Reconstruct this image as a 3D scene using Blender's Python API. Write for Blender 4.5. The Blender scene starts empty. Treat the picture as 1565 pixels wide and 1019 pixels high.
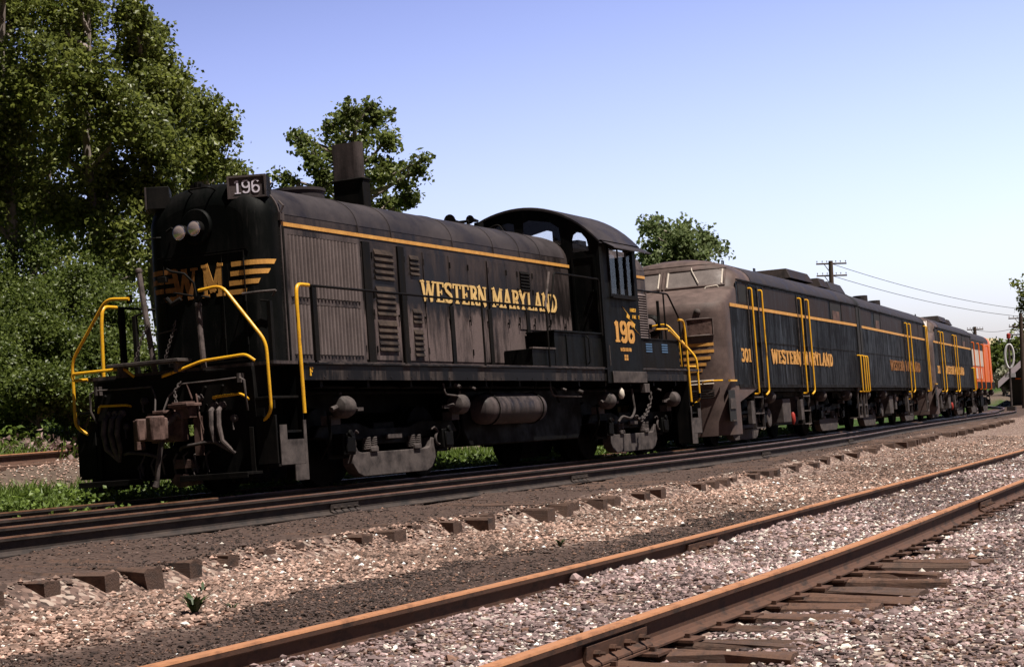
import bpy, math, random
import numpy as np
from mathutils import Vector, Matrix
from mathutils.geometry import tessellate_polygon
R = math.radians
random.seed(7); rng = np.random.default_rng(11)
scene = bpy.context.scene
col = scene.collection

# ------------------------------------------------------------------ camera
cd = bpy.data.cameras.new('camera'); cam = bpy.data.objects.new('camera', cd); col.objects.link(cam)
cd.sensor_width = 36.0; cd.lens = 2762.0 / 1565.0 * 36.0; cd.clip_start = 0.1; cd.clip_end = 3000
CM = [[0.41965, -0.02473, -0.90735], [-0.90706, -0.04841, -0.41820], [-0.03358, 0.99852, -0.04275]]
CAM = np.array([-18.402, -13.055, 0.9305])
m = Matrix(CM).to_4x4(); m.translation = Vector(CAM); cam.matrix_world = m
scene.camera = cam
# ------------------------------------------------------------------ sky, sun, exposure
SUN_EL, SUN_AZ = R(69), R(-104)        # azimuth measured from +X towards +Y
sdir = Vector((math.cos(SUN_EL) * math.cos(SUN_AZ), math.cos(SUN_EL) * math.sin(SUN_AZ), math.sin(SUN_EL)))
w = bpy.data.worlds.new('World'); scene.world = w; w.use_nodes = True
nt = w.node_tree; nt.nodes.clear()
sky = nt.nodes.new('ShaderNodeTexSky'); sky.sky_type = 'NISHITA'; sky.sun_disc = False
sky.sun_elevation = SUN_EL; sky.sun_rotation = R(90) - SUN_AZ
sky.air_density = 1.0; sky.dust_density = 2.2; sky.ozone_density = 4.0
hs = nt.nodes.new('ShaderNodeHueSaturation'); hs.inputs['Saturation'].default_value = .92
# summer sky: milky towards the horizon and the right, deep blue-violet higher up
tcw = nt.nodes.new('ShaderNodeTexCoord'); dotn = nt.nodes.new('ShaderNodeVectorMath'); dotn.operation = 'DOT_PRODUCT'
dotn.inputs[1].default_value = (-.378, .816, 3.8); adn = nt.nodes.new('ShaderNodeMath'); adn.operation = 'MULTIPLY_ADD'; adn.inputs[1].default_value = .25; adn.inputs[2].default_value = .04
nt.links.new(tcw.outputs['Generated'], dotn.inputs[0]); nt.links.new(dotn.outputs['Value'], adn.inputs[0])
rw = nt.nodes.new('ShaderNodeValToRGB'); nt.links.new(adn.outputs[0], rw.inputs[0]); el = rw.color_ramp.elements
while len(el) < 6: el.new(.5)
for e_, (p_, c_) in zip(el, [(0, (.76, .68, .74)), (.06, (.72, .635, .70)), (.14, (.60, .52, .60)), (.26, (.395, .337, .45)), (.42, (.09, .095, .16)), (.7, (.035, .04, .075))]): e_.position = p_; e_.color = (*c_, 1)
scn = nt.nodes.new('ShaderNodeVectorMath'); scn.operation = 'SCALE'; scn.inputs['Scale'].default_value = 2.35; nt.links.new(rw.outputs[0], scn.inputs[0])
tint = nt.nodes.new('ShaderNodeMix'); tint.data_type = 'RGBA'; tint.blend_type = 'MULTIPLY'; tint.inputs[0].default_value = 1; tint.clamp_factor = False
# brighter towards the hazy quarter the train runs to, darker round the rest of the horizon
dz = nt.nodes.new('ShaderNodeVectorMath'); dz.operation = 'DOT_PRODUCT'; dz.inputs[1].default_value = (.906, .423, 0); nt.links.new(tcw.outputs['Generated'], dz.inputs[0])
mr = nt.nodes.new('ShaderNodeMapRange'); mr.inputs['From Min'].default_value = .45; mr.inputs['From Max'].default_value = .93; mr.inputs['To Min'].default_value = .12; mr.inputs['To Max'].default_value = 1; nt.links.new(dz.outputs['Value'], mr.inputs[0])
sc2 = nt.nodes.new('ShaderNodeVectorMath'); sc2.operation = 'SCALE'; nt.links.new(scn.outputs[0], sc2.inputs[0]); nt.links.new(mr.outputs[0], sc2.inputs['Scale'])
nt.links.new(sc2.outputs[0], tint.inputs[7])
bg = nt.nodes.new('ShaderNodeBackground'); bg.inputs['Strength'].default_value = 0.13
wo = nt.nodes.new('ShaderNodeOutputWorld')
nt.links.new(sky.outputs[0], hs.inputs['Color']); nt.links.new(hs.outputs[0], tint.inputs[6])
nt.links.new(tint.outputs[2], bg.inputs['Color']); nt.links.new(bg.outputs[0], wo.inputs['Surface'])
sl = bpy.data.lights.new('sun', 'SUN'); sl.energy = 5.0; sl.angle = R(0.5); sl.color = (1, .93, .84)
so = bpy.data.objects.new('sun', sl); col.objects.link(so)
so.rotation_euler = sdir.to_track_quat('Z', 'Y').to_euler(); so.location = (0, -20, 40)
scene.view_settings.view_transform = 'Standard'; scene.view_settings.look = 'None'
scene.view_settings.exposure = 0.6; scene.view_settings.gamma = 1.0
scene.cycles.max_bounces = 6; scene.cycles.diffuse_bounces = 3; scene.cycles.transparent_max_bounces = 12
scene.cycles.caustics_reflective = False; scene.cycles.caustics_refractive = False

# ------------------------------------------------------------------ materials
def mat(name, base, rough=.6, metal=0.0, spec=.5):
    M = bpy.data.materials.new(name); M.use_nodes = True
    b = M.node_tree.nodes['Principled BSDF']
    b.inputs['Base Color'].default_value = (*base, 1); b.inputs['Roughness'].default_value = rough
    b.inputs['Metallic'].default_value = metal; b.inputs['Specular IOR Level'].default_value = spec
    return M
def N(M, t, **kw):
    n = M.node_tree.nodes.new(t)
    for k, v in kw.items(): setattr(n, k, v)
    return n
def noise(M, scale, detail=4, rough=.6, stretch=(1, 1, 1), coord='Object', offs=(0, 0, 0)):
    tc = N(M, 'ShaderNodeTexCoord'); mp = N(M, 'ShaderNodeMapping'); no = N(M, 'ShaderNodeTexNoise')
    mp.inputs['Scale'].default_value = stretch; mp.inputs['Location'].default_value = offs
    no.inputs['Scale'].default_value = scale; no.inputs['Detail'].default_value = detail; no.inputs['Roughness'].default_value = rough
    M.node_tree.links.new(tc.outputs[coord], mp.inputs[0]); M.node_tree.links.new(mp.outputs[0], no.inputs['Vector'])
    return no.outputs['Fac']
def ramp(M, src, stops):
    r = N(M, 'ShaderNodeValToRGB'); e = r.color_ramp.elements
    while len(e) < len(stops): e.new(.5)
    for i, (p, c) in enumerate(stops):
        e[i].position = p; e[i].color = (*c, 1) if len(c) == 3 else c
    M.node_tree.links.new(src, r.inputs[0]); return r.outputs[0]
def mixc(M, fac, a, b, mode='MIX'):
    x = N(M, 'ShaderNodeMix', data_type='RGBA', blend_type=mode); L = M.node_tree.links
    for s, v in ((x.inputs[0], fac), (x.inputs[6], a), (x.inputs[7], b)):
        if isinstance(v, (int, float)): s.default_value = v
        elif isinstance(v, tuple): s.default_value = (*v, 1)
        else: L.new(v, s)
    return x.outputs[2]
def setc(M, c, inp='Base Color'): M.node_tree.links.new(c, M.node_tree.nodes['Principled BSDF'].inputs[inp])
def bump(M, h, s=.3, d=.01):
    b = N(M, 'ShaderNodeBump'); b.inputs['Strength'].default_value = s; b.inputs['Distance'].default_value = d
    M.node_tree.links.new(h, b.inputs['Height']); M.node_tree.links.new(b.outputs[0], M.node_tree.nodes['Principled BSDF'].inputs['Normal'])
G3 = lambda v: (v, v, v)

def weathered(name, clean, dirt, lo=.4, hi=.62, scale=2.2, rough=(.35, .75), streak=True, spec=.22, third=None, tl=(.56, .68)):
    """paint with road dirt: large patches, vertical streaks, fine speckle"""
    M = mat(name, clean, .5, 0, spec)
    a = noise(M, scale, 6, .65)
    if streak:
        s = noise(M, 5.0, 5, .7, (1.2, 1.2, .14)); a = mixc(M, .55, a, s)
    f = ramp(M, a, [(lo, G3(0)), (hi, G3(1))])
    c = mixc(M, f, clean, dirt)
    if third:
        g = ramp(M, noise(M, 3.1, 6, .75, (1.6, 1.6, .2), offs=(9, 4, 2)), [(tl[0], G3(0)), (tl[1], G3(1))])
        c = mixc(M, g, c, third)
    sp = noise(M, 60, 3, .7)
    c = mixc(M, .35, c, ramp(M, sp, [(.3, G3(.45)), (.7, G3(1.5))]), 'MULTIPLY')
    setc(M, c); setc(M, ramp(M, f, [(0, G3(rough[0])), (1, G3(rough[1]))]), 'Roughness')
    bump(M, noise(M, 9, 5, .6), .25, .006)
    return M
BLACK = weathered('black_paint', (.004, .004, .004), (.013, .011, .010), rough=(.5, .85), spec=.08)
BLACKG = weathered('sooty_black_paint', (.0022, .0028, .0026), (.010, .009, .009), .45, .75, rough=(.5, .85), spec=.08, third=(.02, .018, .017))
DUST = weathered('dusty_black_paint', (.014, .011, .011), (.085, .066, .065), .40, .58, 1.5, rough=(.5, .9), third=(.11, .09, .088))
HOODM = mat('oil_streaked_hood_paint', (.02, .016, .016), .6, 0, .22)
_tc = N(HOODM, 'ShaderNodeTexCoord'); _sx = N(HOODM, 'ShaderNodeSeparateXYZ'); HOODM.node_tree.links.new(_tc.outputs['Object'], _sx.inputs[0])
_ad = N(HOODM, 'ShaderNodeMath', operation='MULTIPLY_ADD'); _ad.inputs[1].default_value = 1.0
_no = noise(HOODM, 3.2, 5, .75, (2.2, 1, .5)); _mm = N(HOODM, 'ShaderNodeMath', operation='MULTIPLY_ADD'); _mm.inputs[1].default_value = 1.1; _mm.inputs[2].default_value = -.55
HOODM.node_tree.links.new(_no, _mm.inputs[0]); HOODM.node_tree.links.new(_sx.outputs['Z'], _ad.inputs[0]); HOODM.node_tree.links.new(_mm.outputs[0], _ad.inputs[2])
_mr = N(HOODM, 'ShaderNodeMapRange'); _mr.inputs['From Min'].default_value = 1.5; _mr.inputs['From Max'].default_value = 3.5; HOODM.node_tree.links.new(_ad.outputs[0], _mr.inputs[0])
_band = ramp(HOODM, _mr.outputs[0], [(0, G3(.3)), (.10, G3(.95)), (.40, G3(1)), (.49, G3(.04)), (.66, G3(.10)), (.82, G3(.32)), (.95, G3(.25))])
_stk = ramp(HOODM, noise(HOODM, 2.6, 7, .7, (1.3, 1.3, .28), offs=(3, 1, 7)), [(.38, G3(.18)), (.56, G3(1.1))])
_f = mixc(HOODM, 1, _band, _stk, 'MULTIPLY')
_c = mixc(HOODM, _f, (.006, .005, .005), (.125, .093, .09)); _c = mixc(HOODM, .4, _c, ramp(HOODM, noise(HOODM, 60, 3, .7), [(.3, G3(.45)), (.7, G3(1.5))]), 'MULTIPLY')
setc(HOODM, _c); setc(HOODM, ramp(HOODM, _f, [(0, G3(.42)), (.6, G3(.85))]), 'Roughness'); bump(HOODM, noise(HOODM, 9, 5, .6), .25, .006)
SILLM = weathered('streaked_sill_paint', (.004, .0035, .0035), (.07, .056, .053), .48, .62, 1.1, rough=(.5, .9), spec=.15)
LOUV = weathered('brown_grimed_louvre', (.015, .011, .009), (.06, .042, .033), .35, .6, 4, (.6, .9), False)
ROOFM = weathered('sooty_roof_paint', (.018, .015, .017), (.045, .037, .040), .35, .65, 1.4, (.5, .8), False)
GRILL = weathered('dusty_shutter_paint', (.075, .058, .056), (.155, .122, .118), .3, .6, 2.5, (.6, .85))
UNDER = weathered('greasy_running_gear', (.0015, .0014, .0014), (.005, .0045, .004), .4, .7, 4, (.6, .9), False, .1)
GREYM = weathered('dusty_cast_iron', (.022, .018, .017), (.095, .078, .074), .3, .6, 5, (.6, .9), False)
PINK = weathered('rust_dusted_casting', (.04, .022, .018), (.17, .105, .09), .35, .65, 6, (.6, .9), False)
YEL = weathered('yellow_safety_paint', (.75, .40, .02), (.62, .27, .02), .45, .8, 7, (.35, .6), False, .3, (.16, .075, .02), (.60, .64))
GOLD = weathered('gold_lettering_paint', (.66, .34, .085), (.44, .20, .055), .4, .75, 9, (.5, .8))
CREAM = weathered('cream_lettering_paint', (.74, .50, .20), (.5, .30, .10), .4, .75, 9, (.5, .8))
DGOLD = weathered('dull_and_shaded_gold', (.30, .13, .035), (.12, .05, .02), .4, .7, 9, (.6, .9))
WHITEP = mat('number_white', (.75, .7, .8), .5)
BLUE = weathered('blue_grey_faded_side', (.002, .0022, .0024), (.009, .010, .012), .47, .60, 1.6, (.45, .7), True, .05, (.042, .050, .062), (.55, .66))
BROWND = weathered('brown_sooted_side', (.009, .0065, .006), (.035, .022, .02), .35, .62, 1.7, (.5, .8))
FAFRONT = weathered('brown_dusted_nose', (.050, .036, .032), (.132, .092, .083), .3, .65, 2.0, (.45, .75), False)
ORANGE = weathered('orange_paint', (.70, .14, .012), (.45, .08, .012), .45, .8, 4, (.4, .6))
CREAMP = weathered('cream_panel', (.62, .55, .47), (.42, .36, .31), .4, .8, 4, (.4, .6))
RED = mat('red_marker', (.35, .03, .02), .5)
CHROME = mat('polished_reflector', (.8, .75, .75), .15, 1)
LAMPG = mat('lamp_glass', (.72, .58, .54), .16, .6)
DARKIN = mat('dark_interior_and_gap_shade', (.006, .006, .006), .8)
HOSE = weathered('grey_rubber_hose', (.03, .024, .023), (.12, .095, .09), .35, .6, 8, (.6, .9), False)
BLUET = mat('blue_tread', (.06, .13, .24), .5)
def glassmat(name, tr, tint=(1, 1, 1)):
    M = bpy.data.materials.new(name); M.use_nodes = True; t = M.node_tree; t.nodes.clear()
    o = t.nodes.new('ShaderNodeOutputMaterial'); mx = t.nodes.new('ShaderNodeMixShader')
    a = t.nodes.new('ShaderNodeBsdfTransparent'); b = t.nodes.new('ShaderNodeBsdfGlossy')
    a.inputs[0].default_value = (*tint, 1); b.inputs['Roughness'].default_value = .05
    mx.inputs[0].default_value = tr
    t.links.new(a.outputs[0], mx.inputs[1]); t.links.new(b.outputs[0], mx.inputs[2]); t.links.new(mx.outputs[0], o.inputs[0]); return M
GLASS = glassmat('cab_glass', .08)
DUSTG = weathered('dusty_windshield', (.13, .11, .105), (.20, .17, .16), .3, .7, 3, (.12, .35), False)
def rust(name, a, b, c=None):
    M = mat(name, a, .8); n = noise(M, 7, 6, .7, (.5, 1, 1)); f = ramp(M, n, [(.35, a), (.5, b), (.68, c or b)])
    setc(M, f); bump(M, noise(M, 60, 4, .7), .3, .004); return M
RAILO = rust('rusty_rail_steel', (.022, .011, .007), (.085, .037, .021), (.055, .027, .017))
RAILT = rust('orange_rail_head', (.20, .085, .04), (.38, .17, .08), (.28, .13, .065))
RAILD = rust('oily_rail_steel', (.010, .008, .008), (.035, .024, .02), (.06, .042, .034))
def shiny_(M, r_, m_): b_ = M.node_tree.nodes['Principled BSDF']; b_.inputs['Roughness'].default_value = r_; b_.inputs['Metallic'].default_value = m_; return M
RAILS = rust('worn_rail_head', (.10, .05, .028), (.24, .12, .07), (.17, .12, .10))
shiny_(RAILS, .38, .55)
TIED = rust('creosote_timber', (.018, .012, .011), (.045, .029, .025), (.03, .02, .018))
TIEB = rust('weathered_brown_timber', (.05, .026, .018), (.13, .066, .042), (.09, .05, .038))
TIEM = rust('dirt_caked_timber', (.035, .021, .016), (.10, .055, .038), (.07, .042, .032))
for _m in (TIED, TIEB, TIEM):
    bump(_m, noise(_m, 14, 5, .8, (4, .3, 4)), .9, .02)

# ------------------------------------------------------------------ mesh builder
class MB:
    def __init__(s): s.v = []; s.f = []
    def add(s, vs, fs):
        o = len(s.v); s.v += [tuple(p) for p in vs]; s.f += [tuple(i + o for i in f) for f in fs]; return s
    def box(s, x0, x1, y0, y1, z0, z1, M=None):
        if x0 > x1: x0, x1 = x1, x0
        if y0 > y1: y0, y1 = y1, y0
        if z0 > z1: z0, z1 = z1, z0
        vs = [(x, y, z) for x in (x0, x1) for y in (y0, y1) for z in (z0, z1)]
        if M: vs = [tuple(M @ Vector(p)) for p in vs]
        return s.add(vs, [(0, 1, 3, 2), (4, 6, 7, 5), (0, 4, 5, 1), (2, 3, 7, 6), (0, 2, 6, 4), (1, 5, 7, 3)])
    def tube(s, pts, r, seg=10, r2=None, closed=False):
        P = [Vector(p) for p in pts]; n = len(P)
        rs = r if isinstance(r, (list, tuple)) else [r + ((r2 if r2 is not None else r) - r) * i / max(1, n - 1) for i in range(n)]
        T = []
        for i in range(n):
            a = P[(i - 1) % n] if (closed or i > 0) else P[i]; b = P[(i + 1) % n] if (closed or i < n - 1) else P[i]
            t = (b - a); T.append(t.normalized() if t.length > 1e-9 else Vector((0, 0, 1)))
        up = Vector((0, 0, 1)) if abs(T[0].z) < .9 else Vector((1, 0, 0))
        u = T[0].cross(up).normalized(); vs = []
        for i in range(n):
            u = (u - T[i] * u.dot(T[i])); u = u.normalized() if u.length > 1e-6 else T[i].orthogonal().normalized()
            w_ = T[i].cross(u)
            for k in range(seg):
                a = 2 * math.pi * k / seg; vs.append(P[i] + (u * math.cos(a) + w_ * math.sin(a)) * rs[i])
        fs = []
        for i in range(n if closed else n - 1):
            j = (i + 1) % n
            for k in range(seg):
                l = (k + 1) % seg; fs.append((i * seg + k, i * seg + l, j * seg + l, j * seg + k))
        if not closed: fs += [tuple(range(seg))[::-1], tuple((n - 1) * seg + k for k in range(seg))]
        return s.add(vs, fs)
    def pipe(s, pts, r, rad=.09, seg=8):
        """bent pipe: polyline with filleted corners"""
        P = [Vector(p) for p in pts]; out = [P[0]]
        for i in range(1, len(P) - 1):
            a, b, c = P[i - 1], P[i], P[i + 1]; d = min(rad, (a - b).length * .45, (c - b).length * .45)
            p, q = b + (a - b).normalized() * d, b + (c - b).normalized() * d
            for k in range(5):
                t = k / 4; out.append(p.lerp(b, t).lerp(b.lerp(q, t), t))
        out.append(P[-1]); return s.tube(out, r, seg)
    def cyl(s, a, b, r, seg=16, r2=None): return s.tube([a, b], r, seg, r2)
    def lathe(s, a, axis, prof, seg=20):
        """prof: (distance along axis, radius)"""
        A = Vector(a); d = Vector(axis).normalized(); return s.tube([A + d * t for t, _ in prof], [max(q, .0005) for _, q in prof], seg) if len({round(t, 6) for t, _ in prof}) == len(prof) else s
    def prism(s, poly, ax, a, b):
        """poly 2D in the other two axes (in order), extruded along axis ax from a to b"""
        n = len(poly)
        def P(q, t):
            c = [q[0], q[1]]; c.insert(ax, t); return tuple(c)
        vs = [P(q, a) for q in poly] + [P(q, b) for q in poly]
        tri = tessellate_polygon([[Vector((q[0], q[1], 0)) for q in poly]])
        fs = [tuple(t) for t in tri] + [tuple(i + n for i in t[::-1]) for t in tri]
        fs += [(i, (i + 1) % n, (i + 1) % n + n, i + n) for i in range(n)]
        return s.add(vs, fs)
    def plate(s, outline, holes, ax, a, b):
        loops = [outline] + holes; flat = [p for l in loops for p in l]; n = len(flat)
        tri = tessellate_polygon([[Vector((q[0], q[1], 0)) for q in l] for l in loops])
        def P(q, t):
            c = [q[0], q[1]]; c.insert(ax, t); return tuple(c)
        vs = [P(q, a) for q in flat] + [P(q, b) for q in flat]
        fs = [tuple(t) for t in tri] + [tuple(i + n for i in t[::-1]) for t in tri]; o = 0
        for l in loops:
            k = len(l)
            fs += [(o + i, o + (i + 1) % k, o + (i + 1) % k + n, o + i + n) for i in range(k)]; o += k
        return s.add(vs, fs)
    def grid(s, rows, closed=False):
        n, k = len(rows), len(rows[0]); vs = [p for r in rows for p in r]
        fs = [(i * k + j, i * k + (j + 1) % k, (i + 1) * k + (j + 1) % k, (i + 1) * k + j) for i in range(n - 1) for j in range(k if closed else k - 1)]
        return s.add(vs, fs)
    def build(s, name, material, parent=None, smooth=35, bevel=0, fix=True):
        me = bpy.data.meshes.new(name); me.from_pydata(s.v, [], s.f); me.validate()
        if fix:
            import bmesh
            bm = bmesh.new(); bm.from_mesh(me); bmesh.ops.recalc_face_normals(bm, faces=bm.faces); bm.to_mesh(me); bm.free()
        me.materials.append(material)
        if smooth:
            me.shade_smooth(); me.set_sharp_from_angle(angle=R(smooth))
        o = bpy.data.objects.new(name, me); col.objects.link(o)
        if parent: o.parent = parent
        if bevel:
            b = o.modifiers.new('bevel', 'BEVEL'); b.width = bevel; b.segments = 2; b.limit_method = 'ANGLE'; b.angle_limit = R(40)
        return o
def tag(o, label=None, cat=None, group=None, kind=None):
    for k, v in (('label', label), ('category', cat), ('group', group), ('kind', kind)):
        if v: o[k] = v
    return o
def empty(name, M=None, loc=(0, 0, 0)):
    o = bpy.data.objects.new(name, None); col.objects.link(o); o.empty_display_size = .3
    if M is not None: o.matrix_world = M
    else: o.location = loc
    return o
def copy_tree(o, parent=None):
    c = o.copy(); col.objects.link(c); c.parent = parent
    if parent is not None: c.matrix_parent_inverse = o.matrix_parent_inverse.copy()
    for ch in list(o.children): copy_tree(ch, c)
    return c

# ------------------------------------------------------------------ lettering
def arc(cx, cy, rx, ry, a0, a1, n=9):
    return [(cx + rx * math.cos(R(a0 + (a1 - a0) * i / (n - 1))), cy + ry * math.sin(R(a0 + (a1 - a0) * i / (n - 1)))) for i in range(n)]
def glyph(ch, t=.2, h=.09):
    """strokes (polyline, width) in a cell .62 wide and 1 high; slab serifs"""
    W = .56; S = []; st = lambda *p, w=t: S.append((list(p), w))
    def serif(x, y, w=.26): st((x - w / 2, y), (x + w / 2, y), w=h)
    b, u = h / 2, 1 - h / 2
    if ch == 'W':
        W = .92; st((.1, 1), (.27, 0)); st((.27, 0), (.46, .9), w=t * .55); st((.46, .95), (.65, 0)); st((.65, 0), (.82, 1), w=t * .55); serif(.1, u); serif(.46, u, .2); serif(.82, u)
    elif ch == 'M':
        W = .82; st((.14, 0), (.14, 1), w=t * .6); st((.14, 1), (.41, .15), w=t); st((.41, .15), (.68, 1), w=t * .6); st((.68, 0), (.68, 1)); serif(.14, b); serif(.68, b, .3); serif(.12, u, .2); serif(.7, u, .2)
    elif ch == 'N':
        W = .66; st((.12, 0), (.12, 1), w=t * .6); st((.12, 1), (.54, 0)); st((.54, 0), (.54, 1), w=t * .6); serif(.12, b); serif(.1, u, .2); serif(.54, u)
    elif ch in 'EFL':
        st((.16, 0), (.16, 1)); serif(.16, b); serif(.16, u)
        if ch in 'EL': st((.1, b), (.5, b), w=h); st((.5, 0), (.5, .26), w=h)
        if ch in 'EF': st((.1, u), (.5, u), w=h); st((.5, 1), (.5, .76), w=h); st((.16, .5), (.38, .5), w=h); st((.38, .38), (.38, .62), w=h * .8)
    elif ch == 'T': st((.28, 0), (.28, 1)); serif(.28, b); st((.02, u), (.54, u), w=h); st((.05, 1), (.05, .76), w=h); st((.51, 1), (.51, .76), w=h)
    elif ch in 'RPB':
        st((.16, 0), (.16, 1)); serif(.16, b); st(*([(.05, u)] + arc(.3, .74, .17, .21, 90, -90) + [(.16, .53)]), w=h * 1.4)
        st((.47, .62), (.47, .86), w=t * .8)
        if ch == 'R': st((.3, .52), (.44, .3), (.46, .05)); serif(.5, b, .16)
        if ch == 'B': st(*(arc(.3, .29, .19, .24, 90, -90) + [(.1, b)]), w=h * 1.4)
    elif ch == 'S':
        st(*(arc(.28, .73, .19, .225, 20, 180) + [(.12, .62), (.44, .38)] + arc(.28, .27, .19, .225, 0, -160)), w=t * .75); st((.47, 1), (.47, .74), w=h * .8); st((.08, 0), (.08, .26), w=h * .8)
    elif ch == 'A': W = .66; st((.12, 0), (.33, 1), w=t * .55); st((.33, 1), (.54, 0)); st((.2, .33), (.46, .33), w=h); serif(.12, b, .22); serif(.54, b, .26)
    elif ch == 'Y': W = .62; st((.1, 1), (.31, .48)); st((.52, 1), (.31, .48), w=t * .55); st((.31, .5), (.31, 0)); serif(.31, b); serif(.1, u, .24); serif(.52, u, .2)
    elif ch == 'D': W = .6; st((.16, 0), (.16, 1)); st(*([(.04, u)] + arc(.26, .5, .24, .455, 90, -90, 13) + [(.04, b)]), w=h * 1.3); st((.49, .25), (.49, .75), w=t * .7)
    elif ch == '1': W = .44; st((.24, 0), (.24, 1)); serif(.24, b, .34); st((.08, .84), (.24, .97), w=h)
    elif ch in '96':
        g = [arc(.28, .7, .19, .26, 0, 360, 17), [(.47, .72)] + arc(.28, .3, .19, .255, 0, -150, 9)]
        if ch == '6': g = [[(.56 - x, 1 - y) for x, y in l] for l in g]
        for l in g: st(*l, w=t * .72)
    elif ch == '3': st(*arc(.27, .73, .19, .225, 150, -90), w=t * .7); st(*arc(.27, .27, .2, .225, 90, -150), w=t * .7)
    elif ch == '0': st(*arc(.28, .5, .19, .455, 0, 360, 19), w=t * .72)
    else: W = .36
    return W, S
def lettering(mb, text, fn, x0, x1, z0, z1, t=.2, slant=0, h=.09):
    """fn(u, v, d) -> local point; u along the line, v up, d out of the surface"""
    tot = sum(glyph(c)[0] for c in text) ; x = x0; sc = (x1 - x0) / tot; H = z1 - z0; k = 0
    for c in text:
        Wc, S = glyph(c, t, h)
        for pl, w_ in S:
            k += 1; d = .006 + .0007 * (k % 9)
            pts = [Vector((p[0] * sc + slant * p[1] * H, p[1] * H)) for p in pl]; L, Rr = [], []
            for i, p in enumerate(pts):
                a, b = pts[max(0, i - 1)], pts[min(len(pts) - 1, i + 1)]
                if (pts[0] - pts[-1]).length < 1e-6 and len(pts) > 2 and i in (0, len(pts) - 1): a, b = pts[-2], pts[1]
                e = (b - a).normalized(); nrm = Vector((-e.y, e.x)); hw = w_ / 2 * (sc * abs(nrm.x) + H * abs(nrm.y)) if True else 0
                L.append(p + nrm * hw); Rr.append(p - nrm * hw)
            vs = []
            for a, b in zip(L, Rr):
                vs += [fn(x + a.x, z0 + a.y, d), fn(x + b.x, z0 + b.y, d), fn(x + a.x, z0 + a.y, .001), fn(x + b.x, z0 + b.y, .001)]
            fs = []
            for i in range(len(pts) - 1):
                o = 4 * i; fs += [(o, o + 1, o + 5, o + 4), (o, o + 4, o + 6, o + 2), (o + 1, o + 3, o + 7, o + 5)]
            o = 4 * (len(pts) - 1); fs += [(0, 2, 3, 1), (o, o + 1, o + 3, o + 2)]
            mb.add(vs, fs)
        x += Wc * sc
    return mb
def words(text, fn, x0, x1, z0, z1, material, parent, **kw):
    """one object per word"""
    tot = sum(glyph(c)[0] for c in text); sc = (x1 - x0) / tot; x = x0
    for i, wd in enumerate(text.split(' ')):
        L = sum(glyph(c)[0] for c in wd) * sc; b = MB(); lettering(b, wd, fn, x, x + L, z0, z1, **kw); b.build('lettering', material, parent, smooth=0); x += L + glyph(' ')[0] * sc
def side(Y): return lambda u, v, d: (u, Y - d, v)

# ------------------------------------------------------------------ track geometry
def dev(X):          # centre line of the train's track
    if X < 8: return 0.
    if X < 34: return (X - 8) ** 2 / 600
    y = 26 ** 2 / 600 + (X - 34) * 26 / 300
    return y
def grade(X): return 0. if X < 80 else min(.9, (X - 80) * .011)
BANK = R(2.35)
def vehicle_matrix(Xa, fr=3.0, base=9.0):
    y1, y2 = dev(Xa + fr), dev(Xa + fr + base); th = math.atan2(y2 - y1, base)
    return Matrix.Translation((Xa, y1 - fr * math.tan(th), 0)) @ Matrix.Rotation(th, 4, 'Z') @ Matrix.Rotation(-BANK, 4, 'X')

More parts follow.
